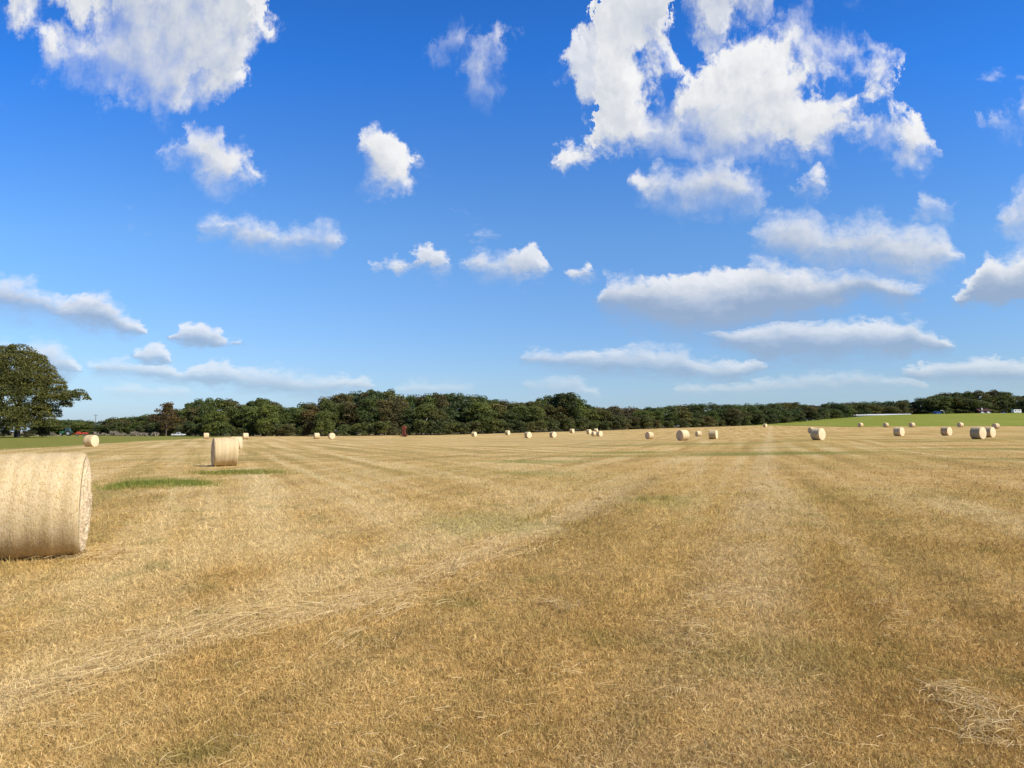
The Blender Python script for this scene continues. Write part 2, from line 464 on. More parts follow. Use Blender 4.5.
def finish(g, col, rough=0.8, bump=None, bdist=0.01, trans=0.0, metal=0.0, spec=0.3):
    p = g.n('ShaderNodeBsdfPrincipled')
    if isinstance(col, tuple) and len(col) == 3: col = col + (1,)
    g.put(p.inputs['Base Color'], col); g.put(p.inputs['Roughness'], rough); p.inputs['Metallic'].default_value = metal
    p.inputs['Specular IOR Level'].default_value = spec
    if bump is not None:
        b = g.n('ShaderNodeBump'); g.put(b.inputs['Height'], bump); b.inputs['Distance'].default_value = bdist
        g.nt.links.new(b.outputs[0], p.inputs['Normal'])
    sh = p.outputs[0]
    if trans:
        tr = g.n('ShaderNodeBsdfTranslucent'); g.put(tr.inputs[0], col)
        mx = g.n('ShaderNodeMixShader'); mx.inputs[0].default_value = trans
        g.nt.links.new(sh, mx.inputs[1]); g.nt.links.new(tr.outputs[0], mx.inputs[2]); sh = mx.outputs[0]
    o = g.n('ShaderNodeOutputMaterial'); g.nt.links.new(sh, o.inputs[0])

def paint(name, col, rough=0.4, dirt=0.35, metal=0.0):
    m, g = new_mat(name)
    tc = g.n('ShaderNodeTexCoord').outputs['Object']
    n = g.noise(tc, 3.0, 5, 0.6)
    c = g.cmix(g.lin(n, 0.45, 0.75, 0, dirt), col, tuple(0.5 * q + 0.07 for q in col))
    finish(g, c, rough, metal=metal); return m

# ------------------------------------------------------------------ field colours (shared by soil and grass)
def field_colour(g):
    P = g.pos()
    x, y, z = g.xyz(P)
    flat = g.vec(x, y, 0.0)
    # frame turned along the mowing rows: direction (0.33, 1)
    a = math.atan(0.33)
    across = g.sub(g.mul(x, math.cos(a)), g.mul(y, math.sin(a)))
    along = g.add(g.mul(x, math.sin(a)), g.mul(y, math.cos(a)))
    big = g.noise(flat, 0.055, 3, 0.5)
    mid = g.noise(flat, 0.42, 4, 0.6)
    fine = g.noise(flat, 3.2, 4, 0.65)
    rows = g.noise(g.vec(g.mul(across, 0.75), g.mul(along, 0.035), 3.0), 1.0, 3, 0.5)
    band = g.noise(g.vec(g.mul(x, 0.03), g.mul(y, 0.11), 8.0), 1.0, 4, 0.6)
    right = g.lin(g.div(x, g.mx(y, 2.0)), -0.55, 0.75)
    tan = (0.67, 0.458, 0.174); brown = (0.50, 0.305, 0.094); olive = (0.40, 0.300, 0.070); pale = (0.76, 0.59, 0.30)
    kb = g.m('ADD', g.mul(right, 0.27), g.lin(mid, 0.38, 0.68, -0.1, 0.5), clamp=True)
    c = g.cmix(kb, tan, brown)
    c = g.cmix(g.mul(g.lin(big, 0.42, 0.66), g.m('MULTIPLY_ADD', right, 0.45, 0.2)), c, olive)
    c = g.cmix(g.lin(fine, 0.50, 0.72, 0, 0.55), c, (0.30, 0.215, 0.07))
    c = g.cmix(g.lin(rows, 0.50, 0.68, 0, 0.5), c, pale)
    c = g.cmix(g.lin(rows, 0.47, 0.32, 0, 0.5), c, (0.30, 0.20, 0.065))
    # the left half was mown on another heading
    b2 = math.atan(-0.42)
    ac2 = g.sub(g.mul(x, math.cos(b2)), g.mul(y, math.sin(b2))); al2 = g.add(g.mul(x, math.sin(b2)), g.mul(y, math.cos(b2)))
    rows2 = g.noise(g.vec(g.mul(ac2, 0.62), g.mul(al2, 0.022), 11.0), 1.0, 3, 0.55)
    lft = g.lin(g.sub(x, g.m('MULTIPLY_ADD', y, 0.20, -3.5)), 3.0, -5.0)
    c = g.cmix(g.mul(lft, g.lin(rows2, 0.50, 0.64, 0, 0.8)), c, (0.76, 0.58, 0.28))
    c = g.cmix(g.mul(lft, g.lin(rows2, 0.49, 0.36, 0, 0.8)), c, (0.40, 0.30, 0.10))
    # greener drifts of regrowth across the middle distance
    far = g.mul(g.lin(y, 22, 45), g.lin(y, 190, 110))
    c = g.cmix(g.mul(g.mul(g.lin(band, 0.50, 0.64), far), g.m('MULTIPLY_ADD', right, 0.45, 0.25)), c, (0.16, 0.165, 0.035))
    c = g.cmix(g.mul(g.lin(g.noise(flat, 0.9, 4, 0.6), 0.56, 0.70), 0.45), c, (0.20, 0.20, 0.045))
    # pale worn track running away to the right
    trk = g.m('ABSOLUTE', g.sub(x, g.m('MULTIPLY_ADD', y, 0.37, -0.4)))
    c = g.cmix(g.mul(g.mul(g.lin(trk, 1.1, 0.1, 0, 1, True), g.lin(mid, 0.36, 0.6)), 0.75), c, (0.68, 0.51, 0.26))
    # pale swath of left hay curving away from the lower left
    xc = g.add(g.add(g.lin(y, 5.0, 6.7, -3.4, -2.1), g.lin(y, 6.7, 11.2, 0.0, 1.9)), g.add(g.lin(y, 11.2, 18.5, 0.0, 2.5), g.lin(y, 18.5, 60.0, 0.0, 13.0)))
    sw = g.div(g.m('ABSOLUTE', g.sub(x, xc)), g.m('MULTIPLY_ADD', y, 0.045, 0.12))
    sw = g.add(sw, g.mul(g.sub(mid, 0.5), 3.2))
    c = g.cmix(g.mul(g.lin(sw, 1.0, 0.1, 0, 0.48, True), g.lin(y, 34.0, 13.0)), c, (0.78, 0.61, 0.33))
    # patches of living green grass
    edge = g.mul(g.sub(g.noise(flat, 0.9, 6, 0.75), 0.5), 3.2)
    edge2 = g.mul(g.sub(g.noise(flat, 0.25, 4, 0.6), 0.5), 1.0)
    for (cx, cy, rx, ry, s) in ((-12.0, 24.1, 2.1, 2.0, .95), (-12.2, 31.0, 2.4, 1.3, .75), (-13.8, 27.2, 1.5, .9, .5),
                                (3.9, 18.5, 1.1, 1.6, .30), (9.5, 60, 5, 3, .6), (20, 55, 8, 3, .6), (40, 62, 9, 2.2, .6), (26, 85, 12, 3, .5),
                                (1.6, 43, 4, 3, .5), (0.8, 31, 2, 2, .35), (2.2, 5.7, 1.1, .7, .14), (-.6, 14, 1.5, 2, .3)):
        d = g.m('SQRT', g.add(g.m('POWER', g.div(g.sub(x, cx), rx), 2.0), g.m('POWER', g.div(g.sub(y, cy), ry), 2.0)))
        c = g.cmix(g.mul(g.lin(g.add(d, edge), 1.15, 0.55, 0, 1, True), s), c, (0.21, 0.245, 0.045))
    # lawn on the left, green field on the right
    wob = g.mul(edge2, 9.0)
    lawn = g.lin(g.add(g.m('MULTIPLY_ADD', g.sub(y, 74.0), 0.27, g.add(x, 54.0)), wob), 2.5, -1.5, 0, 1, True)
    c = g.cmix(lawn, c, g.cmix(g.lin(mid, 0.35, 0.7), (0.18, 0.205, 0.03), (0.28, 0.25, 0.055)))
    corner = g.mn(g.sub(x, 116.0), g.sub(g.add(y, g.mul(edge2, 1.5)), 241.0))
    grn = g.lin(corner, -0.4, 0.4)
    gcol = g.cmix(g.lin(big, 0.35, 0.65), (0.215, 0.26, 0.025), (0.28, 0.285, 0.045))
    gcol = g.cmix(g.lin(corner, 5.0, 0.0), gcol, (0.085, 0.105, 0.025))
    c = g.cmix(grn, c, gcol)
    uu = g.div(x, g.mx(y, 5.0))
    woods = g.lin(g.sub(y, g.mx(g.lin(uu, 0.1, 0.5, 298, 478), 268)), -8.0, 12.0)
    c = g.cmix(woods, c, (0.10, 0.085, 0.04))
    return c, fine

m_ground, g = new_mat('field_soil')
c, fine = field_colour(g)
P = g.pos()
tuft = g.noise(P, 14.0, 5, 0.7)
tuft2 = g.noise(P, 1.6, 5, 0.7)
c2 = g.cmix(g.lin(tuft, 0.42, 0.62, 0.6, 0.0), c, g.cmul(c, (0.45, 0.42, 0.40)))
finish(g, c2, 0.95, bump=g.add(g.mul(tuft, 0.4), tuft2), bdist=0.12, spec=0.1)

m_grass, g = new_mat('dry_grass')
c, _ = field_colour(g)
r = g.attr('rnd')
c = g.cmul(c, g.ramp(r, [(0, (.50, .48, .43)), (.4, (.92, .92, .90)), (.8, (1.12, 1.12, 1.12)), (1, (1.5, 1.55, 1.7))]))
c = g.cmix(g.lin(g.attr('rnd2'), 0.84, 0.98, 0, 0.55), c, (0.225, 0.245, 0.05))
finish(g, c, 0.85, trans=0.22, spec=0.06)

m_straw, g = new_mat('loose_straw')
c = g.ramp(g.attr('rnd'), [(0, (.52, .36, .14)), (.5, (.68, .51, .24)), (1, (.80, .64, .37))])
finish(g, c, 0.8, trans=0.25, spec=0.08)

# ------------------------------------------------------------------ ground sheet
xs = np.unique(np.concatenate([np.linspace(-30, 30, 241), np.linspace(-120, 120, 161), np.linspace(-420, 420, 211), np.sign(np.linspace(-1, 1, 41)) * np.abs(np.linspace(-1, 1, 41)) ** 2 * 4000]))
ys = np.unique(np.concatenate([np.linspace(-6, 45, 205), np.linspace(45, 130, 131), np.linspace(130, 540, 206), 540 + np.linspace(0, 1, 14) ** 2 * 5000, -6 - np.linspace(0, 1, 14) ** 2 * 2000]))
XX, YY = np.meshgrid(xs, ys)
ZZ = zg(XX, YY)
ZZ = np.where(YY > 540, np.maximum(ZZ - (YY - 540) * 0.004, -6), ZZ)
nx, ny = len(xs), len(ys)
I = np.arange(nx * ny).reshape(ny, nx)
Q = np.stack([I[:-1, :-1], I[:-1, 1:], I[1:, 1:], I[1:, :-1]], -1).reshape(-1, 4)
ground = mesh_obj('ground', np.stack([XX, YY, ZZ], -1), Q, m_ground)
tag(ground, kind='structure')

# ------------------------------------------------------------------ stubble and cut grass
def rand(n, a=0.0, b=1.0): return rng.uniform(a, b, n)

def grass():
    n = 900000
    py = 446 + (806 - 446) * rand(n) ** 0.92
    px = rand(n, -110, 1134)
    Y = CAM_H * F / (py - HORIZON)
    X = (px - 512) / F * Y
    near = np.stack([rand(150000, -7, 7), rand(150000, 0.2, 3.4)], -1)
    # beside the view the stubble goes on
    m_ = 300000
    spy = 446 + (806 - 446) * rand(m_) ** 0.92; spx = np.where(rand(m_) < .5, rand(m_, -1000, -110), rand(m_, 1134, 2000)); sY = CAM_H * F / (spy - HORIZON)
    near = np.concatenate([near, np.stack([(spx - 512) / F * sY, sY], -1)])
    X = np.concatenate([X, near[:, 0]]); Y = np.concatenate([Y, near[:, 1]]); n = len(X)
    # upright tufts of regrowth, more of them on the right
    nt = 5200
    tpy = 452 + (800 - 452) * rand(nt); tpx = -100 + 1230 * rand(nt) ** .75; tY = CAM_H * F / (tpy - HORIZON); tX = (tpx - 512) / F * tY
    pat = np.array([(-12.0, 24.1, 1.5, 1.4), (-12.2, 31.0, 1.7, .9), (2.2, 5.7, .6, .4), (3.9, 18.5, .8, 1.2)])
    pi_ = rng.choice(4, 2600, p=[.63, .34, .01, .02])
    tX = np.concatenate([tX, pat[pi_, 0] + rng.normal(0, .55, 2600) * pat[pi_, 2]]); tY = np.concatenate([tY, pat[pi_, 1] + rng.normal(0, .55, 2600) * pat[pi_, 3]])
    k_ = rng.integers(0, len(tX), 60000); sp = .022 * np.clip(tY[k_] / 5, .8, 8) ** .8
    gx = tX[k_] + rng.normal(0, 1, 60000) * sp; gy = tY[k_] + rng.normal(0, 1, 60000) * sp
    green = np.concatenate([np.zeros(n), np.ones(60000)]); X = np.concatenate([X, gx]); Y = np.concatenate([Y, gy]); n = len(X)
    lod = np.clip(Y / 5.0, 0.8, 20) ** 0.72
    clump = 0.5 + 0.5 * np.sin(X * 2.7 + 1.3 * np.sin(Y * 1.9)) * np.sin(Y * 3.1 + np.sin(X * 2.3))
    L = rng.gamma(5.0, 0.0072, n) * (0.7 + 0.6 * clump) * np.clip(lod, .8, 2.2)
    W = rand(n, 0.0018, 0.0039) * lod
    yaw = rand(n, 0, 2 * math.pi)
    tilt = np.where(rand(n) < 0.62, rand(n, R(50), R(86)), rand(n, R(10), R(50)))
    tilt = np.where(green > 0, rand(n, 0, R(32)), tilt); L = np.where(green > 0, L * 1.15, L)
    d = np.stack([np.cos(yaw) * np.sin(tilt), np.sin(yaw) * np.sin(tilt), np.cos(tilt)], -1)
    s2 = rand(n, 0, 2 * math.pi)
    side = np.stack([np.cos(s2), np.sin(s2), rand(n, -.5, .5)], -1)
    side -= d * (side * d).sum(-1, keepdims=True); side /= np.linalg.norm(side, axis=-1, keepdims=True)
    base = np.stack([X, Y, zg(X, Y) + rand(n, -0.006, 0.018)], -1)
    mid = base + d * (L * 0.55)[:, None]
    tip = base + d * L[:, None] + np.stack([np.cos(yaw) * L * .1, np.sin(yaw) * L * .1, -L * rand(n, 0.0, 0.16)], -1)
    tip[:, 2] = np.maximum(tip[:, 2], base[:, 2] + 0.004)
    hw = side * (W / 2)[:, None]
    V = np.stack([base - hw * .8, base + hw * .8, mid + hw, mid - hw, tip], 1)
    k = np.arange(n)[:, None] * 5
    T3 = np.concatenate([k + np.array([[0, 1, 2]]), k + np.array([[0, 2, 3]]), k + np.array([[3, 2, 4]])])
    a = np.repeat(rand(n), 5); b = np.repeat(np.where(green > 0, rand(n, .87, .97), rand(n, 0, .93)), 5)
    o = mesh_obj('dry_grass', V.reshape(-1, 3), T3, m_grass, None, False, dict(rnd=a, rnd2=b))
    tag(o, 'short dry mown grass stubble covering the hay field', 'grass', kind='stuff')
grass()

def strands(P0, yaw, L, W, lift, bend):
    """curved ribbons lying on the stubble"""
    n = len(P0); S = 5
    t = np.linspace(-.5, .5, S)[None, :]
    ang = yaw[:, None] + bend[:, None] * t
    dx = np.cumsum(np.cos(ang), 1) * (L / S)[:, None]; dy = np.cumsum(np.sin(ang), 1) * (L / S)[:, None]
    x = P0[:, 0:1] + dx - dx.mean(1, keepdims=True); y = P0[:, 1:2] + dy - dy.mean(1, keepdims=True)
    hump = (0.25 - t ** 2) * rand(n, -.1, .5)[:, None] * L[:, None] * .5
    z = zg(x, y) + lift[:, None] + rand(n, -1, 1)[:, None] * t * L[:, None] * .15 + hump
    z = np.maximum(z, zg(x, y) + 0.012)
    nx_, ny_ = -np.sin(ang), np.cos(ang)
    w = (W / 2)[:, None] * np.array([.5, 1, 1, 1, .4])[None, :]
    tz = rand(n, -.8, .8)[:, None] * w
    A = np.stack([x + nx_ * w, y + ny_ * w, z + tz], -1); B = np.stack([x - nx_ * w, y - ny_ * w, z - tz], -1)
    V = np.stack([A, B], 2).reshape(n, S * 2, 3)
    f = np.array([[2*i, 2*i+1, 2*i+3, 2*i+2] for i in range(S-1)])
    Fc = (np.arange(n)[:, None, None] * (2 * S) + f[None]).reshape(-1, 4)
    return V.reshape(-1, 3), Fc, np.repeat(rand(n), 2 * S)

def straw():
    P, yaw, L, W = [], [], [], []
    def path(pts, n, width, spread=0.35, l=(0.10, 0.34), w=(0.0018, 0.0034)):
        pts = np.array([[(px - 512) / F * (CAM_H * F / (py - HORIZON)), CAM_H * F / (py - HORIZON)] for px, py in pts])
        seg = np.diff(pts, axis=0); ln = np.linalg.norm(seg, axis=1); cum = np.concatenate([[0], np.cumsum(ln)])
        n = int(n * .5)
        # strands come in bunches
        nb = max(6, n // 26); cen = rng.uniform(0, cum[-1], nb); off = rng.normal(0, width, nb); by = rng.normal(0, spread * .8, nb); off *= 1.5
        b = rng.integers(0, nb, n)
        s = np.clip(cen[b] + rng.normal(0, .28, n), 0, cum[-1] - 1e-3)
        i = np.clip(np.searchsorted(cum, s, side='right') - 1, 0, len(seg) - 1)
        t = (s - cum[i]) / ln[i]
        p = pts[i] + seg[i] * t[:, None]
        nrm = np.stack([-seg[i][:, 1], seg[i][:, 0]], -1) / ln[i][:, None]
        p = p + nrm * (off[b] + rng.normal(0, .07, n))[:, None]
        P.append(p); yaw.append(np.arctan2(seg[i][:, 1], seg[i][:, 0]) + by[b] + rng.normal(0, spread, n))
        d = np.clip(p[:, 1] / 5, 1, 4) ** .6
        L.append(rand(n, *l) * d); W.append(rand(n, *w) * d)
    path([(20, 690), (110, 660), (200, 632), (290, 615)], 1500, .15, .42)
    path([(210, 655), (300, 640), (380, 612), (440, 575), (505, 545)], 1500, .18, .5)
    path([(280, 618), (330, 600), (420, 590)], 900, .12, .4)
    path([(400, 600), (470, 560), (520, 540), (580, 510), (620, 490)], 1300, .25, .4)
    path([(330, 648), (350, 630), (400, 605)], 350, .06, .3)
    path([(60, 720), (100, 715)], 60, .03, .2)
    path([(60, 640), (200, 600), (330, 570)], 260, .35, .6)
    path([(700, 690), (712, 650), (722, 612), (735, 590)], 900, .10, 1.0, (.06, .2))
    path([(735, 590), (760, 540), (772, 515), (760, 480)], 500, .5, 1.0, (.06, .2))
    path([(930, 690), (955, 700), (975, 720), (990, 740)], 950, .06, .9, (.08, .26))
    path([(940, 700), (990, 725)], 300, .10, 1.2, (.08, .24))
    path([(870, 600), (905, 610), (930, 650)], 320, .12, .9, (.08, .24))
    path([(545, 600), (570, 607)], 200, .05, .4, (.08, .22))
    path([(560, 665), (590, 660)], 50, .05, .5, (.08, .22))
    path([(90, 548), (100, 556), (130, 552)], 1500, .22, .8, (.08, .25))
    # single straws everywhere
    n = 3400
    py = 452 + 345 * rand(n) ** 1.0; Y = CAM_H * F / (py - HORIZON); X = (rand(n, -100, 1124) - 512) / F * Y
    P.append(np.stack([X, Y], -1)); yaw.append(rand(n, 0, 6.28)); d = np.clip(Y / 5, 1, 6) ** .6
    L.append(rand(n, .05, .17) * d); W.append(rand(n, .0018, .0034) * d)
    P = np.concatenate(P); yaw = np.concatenate(yaw); L = np.concatenate(L); W = np.concatenate(W); n = len(P)
    V, Fc, a = strands(P, yaw, L, W, rand(n, 0.028, 0.065), rng.normal(0, .4, n))
    o = mesh_obj('loose_straw', V, Fc, m_straw, None, True, dict(rnd=a))
    tag(o, 'pale loose straw left lying in streaks on the mown field', 'straw', kind='stuff')
straw()

# ------------------------------------------------------------------ hay bales
def bale_materials():
    m, g = new_mat('net_wrapped_hay')
    tc = g.n('ShaderNodeTexCoord').outputs['Object']
    x, y, z = g.xyz(tc)
    th = g.m('ARCTAN2', z, y)
    oi = g.n('ShaderNodeObjectInfo').outputs['Random']
    rings = g.noise(g.vec(g.mul(x, 9.0), g.mul(th, 0.35), g.mul(oi, 40.0)), 1.0, 4, 0.6)
    ringf = g.noise(g.vec(g.mul(x, 60.0), g.mul(th, 1.2), g.mul(oi, 40.0)), 1.0, 3, 0.6)
    fib = g.noise(g.vec(g.mul(x, 30.0), g.mul(th, 9.0), 3.0), 1.0, 5, 0.7)
    blot = g.noise(tc, 3.0, 4, 0.6)
    spk = g.noise(tc, 46.0, 4, 0.7)
    c = g.cmix(g.lin(rings, 0.35, 0.68), (0.67, 0.545, 0.33), (0.77, 0.65, 0.435))
    c = g.cmix(g.lin(blot, 0.48, 0.7, 0, 0.45), c, (0.60, 0.49, 0.22))
    c = g.cmix(g.lin(ringf, 0.5, 0.72, 0, 0.45), c, (0.80, 0.70, 0.52))
    c = g.cmix(g.lin(fib, 0.45, 0.34, 0, 0.35), c, (0.42, 0.30, 0.14))
    c = g.cmix(g.lin(spk, 0.44, 0.32, 0, 0.28), c, (0.40, 0.28, 0.125))
    c = g.cmul(c, g.ramp(oi, [(0, (.74, .69, .60)), (.5, (.86, .82, .75)), (1, (.96, .92, .85))]))
    finish(g, c, 0.8, bump=g.add(g.mul(ringf, 0.4), g.add(spk, g.mul(fib, 0.4))), bdist=0.008, spec=0.1)
    m2, g = new_mat('hay_end')
    tc = g.n('ShaderNodeTexCoord').outputs['Object']
    x, y, z = g.xyz(tc)
    r_ = g.m('SQRT', g.add(g.mul(y, y), g.mul(g.sub(z, 0.75), g.sub(z, 0.75))))
    th = g.m('ARCTAN2', g.sub(z, 0.75), y)
    sp = g.noise(g.vec(g.mul(r_, 22.0), g.mul(th, 1.1), x), 1.0, 5, 0.65)
    chop = g.noise(tc, 26.0, 5, 0.7)
    c = g.cmix(g.lin(sp, 0.36, 0.66), (0.66, 0.50, 0.29), (0.80, 0.64, 0.41))
    c = g.cmix(g.lin(chop, 0.37, 0.29, 0, 0.7), c, (0.20, 0.10, 0.04))
    c = g.cmix(g.lin(chop, 0.55, 0.72, 0, 0.6), c, (0.78, 0.60, 0.38))
    finish(g, c, 0.9, bump=g.add(g.mul(sp, .5), chop), bdist=0.012, spec=0.1)
    return m, m2
M_NET, M_END = bale_materials()
BR, BL = 0.76, 1.15
def bale_meshes(nseg, nring, seed, nrad):
    q = np.random.default_rng(seed)
    ph = q.uniform(0, 6.28, 12)
    def rad(th, x):
        r = BR + .008 * np.sin(2 * th + ph[0]) + .006 * np.sin(3 * th + ph[1] + x) + .005 * np.sin(x * 14 + ph[2]) + .004 * np.sin(x * 31 + ph[3] + th) + .003 * np.sin(9 * th + ph[4] + 5 * x)
        e = np.clip((np.abs(x) - (BL / 2 - .07)) / .07, 0, 1)
        return r - .045 * e ** 2.2
    def place(th, x, r):
        y = r * np.cos(th); z = r * np.sin(th)
        z = np.where(z < -.70, -.70 + (z + .70) * .6, z) + .735             # sits down on its own weight
        return np.stack([x * np.ones_like(y), y, z], -1)
    th = np.linspace(0, 2 * math.pi, nseg, endpoint=False)
    xr = np.linspace(-BL / 2, BL / 2, nring)
    TH, XR = np.meshgrid(th, xr)
    V = place(TH, XR, rad(TH, XR)).reshape(-1, 3)
    I = np.arange(nseg * nring).reshape(nring, nseg)
    J = np.roll(I, -1, 1)
    side = (V, np.stack([I[:-1], J[:-1], J[1:], I[1:]], -1).reshape(-1, 4))
    ends = []
    for s in (-1, 1):
        rr = np.linspace(1, 0.02, nrad) ** .9
        TH, RR = np.meshgrid(th, rr)
        bulge = .060 * (1 - RR ** 2) + .006 * np.sin(RR * 34 + TH + ph[5]) * RR + .014 * np.sin(5 * TH + 9 * RR + ph[6]) * RR * (1 - RR) * 3 + q.normal(0, .008, RR.shape) * (RR < .985)
        Xx = s * (BL / 2 + bulge - .002 * (RR < .985))
        V = place(TH, Xx, rad(TH, s * BL / 2) * RR).reshape(-1, 3)
        I = np.arange(nseg * nrad).reshape(nrad, nseg); J = np.roll(I, -1, 1)
        f = np.stack([I[:-1], I[1:], J[1:], J[:-1]] if s > 0 else [I[:-1], J[:-1], J[1:], I[1:]], -1).reshape(-1, 4)
        ends.append((V, f))
    return side, ends, rad, place

def build_bale(nseg, nring, nrad, seed, loc, yaw, fuzz=0):
    side, ends, rad, place = bale_meshes(nseg, nring, seed, nrad)
    e = empty('hay_bale', loc, yaw)
    mesh_obj('net_wrapped_side', *side, M_NET, e)
    for v, f in ends: mesh_obj('end_face', v, f, M_END, e)
    if fuzz:
        # stray stalks poking through the net and out of the end faces
        n = fuzz
        th = rand(n, 0, 6.283); x = rand(n, -BL / 2, BL / 2)
        P = place(th, x, rad(th, x) + .002)
        N = np.stack([np.zeros(n), np.cos(th), np.sin(th)], -1); Tn = np.stack([np.zeros(n), -np.sin(th), np.cos(th)], -1); Ax = np.array([1., 0, 0])
        d = Tn * (rng.choice([-1, 1], n) * rand(n, .2, 1))[:, None] + Ax * rng.normal(0, .45, n)[:, None] + N * rand(n, 0.0, .22)[:, None]
        ne = n // 5
        s = rng.choice([-1, 1], ne); r = np.sqrt(rand(ne)) * .72; t2 = rand(ne, 0, 6.283)
        P2 = place(t2, s * (BL / 2 + .0), r) ; 
        d2 = np.stack([s * rand(ne, .05, .6), rng.normal(0, 1, ne), rng.normal(0, 1, ne)], -1)
        P = np.concatenate([P, P2]); d = np.concatenate([d, d2]); N = np.concatenate([N, np.stack([s, 0 * s, 0 * s], -1)])
        n = len(P)
        d /= np.linalg.norm(d, axis=1, keepdims=True)
        L = rand(n, .02, .075); w = rand(n, .0015, .0032)
        sd = np.cross(d, N); sd /= np.maximum(np.linalg.norm(sd, axis=1, keepdims=True), 1e-6); sd *= (w / 2)[:, None]
        m_ = P + d * (L * .5)[:, None] + N * .004; tp = P + d * L[:, None] - N * (L * .12)[:, None]
        V = np.stack([P - sd, P + sd, m_ + sd, m_ - sd, tp], 1).reshape(-1, 3)
        k = np.arange(n)[:, None] * 5
        T3 = np.concatenate([k + np.array([[0, 1, 2]]), k + np.array([[0, 2, 3]]), k + np.array([[3, 2, 4]])])
        o = mesh_obj('stray_stalks', V, T3, m_straw, e, False, dict(rnd=np.repeat(rand(n), 5)))
        tag(o, kind='stuff')
    return e

BG = 'round hay bales on the field'
near = build_bale(160, 60, 44, 3, (-6.41 - .575 * math.cos(R(26)), 10.6 - .575 * math.sin(R(26)), float(zg(-6.9, 10.4)) - .005), R(26), fuzz=11000)
tag(near, 'largest round hay bale, cut off by the left edge of the photo', 'hay bale', BG)
second = build_bale(96, 40, 26, 8, (0, 0, 0), 0, fuzz=1800)
protos = [second] + [build_bale(48, 16, 12, 20 + i, (0, 0, 0), 0) for i in range(2)]
# column, y of the top and of the bottom, turn against the line of sight (positive shows the left end), label
BALES = [
 (224, 438, 466, 7, 'second largest round bale, standing alone in the left middle distance'),
 (236, 437, 449, -12, 'round bale half hidden behind the right side of the second largest bale'),
 (206, 433, 438.8, 5, 'small far bale just left above the second largest bale'),
 (245.5, 433.2, 439.2, 5, 'small far bale just right above the second largest bale'),
 (316.5, 433, 439, 12, 'left one of two small far bales in front of the tallest left woods'),
 (331.5, 433, 439, -72, 'right one of two small far bales, its round end facing the camera'),
 (474, 431.8, 436.5, -35, 'tiny far bale next right of the rusty upright implement'),
 (507.5, 430.4, 435, -35, 'tiny far bale second right of the rusty upright implement'),
 (528, 432, 438, -52, 'far bale in the centre of the field, nearest of the central row'),
 (553, 431.8, 437.6, -50, 'far bale right of the centre one, below the tall round treetop'),
 (572, 428.8, 433, -30, 'tiny bale touching the foot of the woods left of the four bale cluster'),
 (589, 429.4, 433.8, -40, 'left end bale of the far cluster of four'),
 (594, 431.6, 436.2, 35, 'front middle bale of the far cluster of four'),
 (596, 428.6, 432.4, -20, 'rear bale of the far cluster of four, peeking over the others'),
 (599.5, 431.2, 436.4, -45, 'right end bale of the far cluster of four'),
 (649.5, 432, 439, 42, 'bale with dark left face between the cluster of four and the big mid bale'),
 (683, 430, 440.6, 40, 'bale right of centre with broad dark round face, largest of three'),
 (698.5, 431.2, 436.4, 30, 'small dim bale between two larger bales right of centre'),
 (713.5, 430, 439, -14, 'upright looking bale with bright right edge, rightmost of three'),
 (765.5, 423.8, 427.2, -30, 'tiny lone bale near the left tip of the green field'),
 (818.5, 428.2, 440, -32, 'bale with lit right end standing alone in the right half'),
 (812, 427.4, 433.2, 40, 'dark bale peeking out behind the lone bale in the right half'),
 (861, 422.8, 427, 48, 'tiny bale leftmost in the row along the green field edge'),
 (886.5, 422.8, 427.2, 48, 'tiny bale second in the row along the green field edge'),
 (912.5, 422.6, 427.2, 48, 'tiny bale third in the row along the green field edge'),
 (961, 422.6, 427.2, 48, 'tiny bale fourth in the row along the green field edge'),
 (996.5, 423.4, 428.8, 48, 'tiny bale rightmost in the row along the green field edge'),
 (899.5, 427.4, 436, -30, 'middle distance bale below the second and third edge bales'),
 (947, 427, 435.6, -30, 'middle distance bale left of the close pair at right'),
 (979, 427, 439, -30, 'front bale of the close pair near the right edge'),
 (989.5, 427, 437.4, -26, 'rear bale of the close pair near the right edge'),
 (90.5, 435.2, 446.6, -38, 'bale at the border of the lawn, just above the largest bale'),
 (140.5, 432.6, 436.2, -70, 'half sunken pale bale by the grey brush at far left'),
]
for i, (px, y0, y1, rot, lab) in enumerate(BALES):
    # depth from the height it shows, then from where its foot meets the ground
    D0 = 1.5 * F / (y1 - y0)
    best = None
    for D in np.linspace(D0 * .82, D0 * 1.2, 160):
        x = colx(px, D); q = proj(x, D, float(zg(x, D)))
        e_ = abs(q[1] - y1) + 6 * abs(math.log(D / D0))
        if best is None or e_ < best[0]: best = (e_, D)
    D = best[1]; x = colx(px, D); z = float(zg(x, D))
    s = min(max((y1 - y0) * D / F / 1.46, .86), 1.14)
    o = protos[0] if i == 0 else copy_thing(protos[1 + i % 2] if i > 2 else protos[1 + i % 2]) if i > 2 else (protos[i] if i < 3 else None)
    az = math.atan2(x, D)
    o.location = (x, D + .1, z - .02); o.rotation_euler = (0, 0, -az + R(rot)); o.scale = (s, s, s)
    tag(o, lab, 'hay bale', BG)

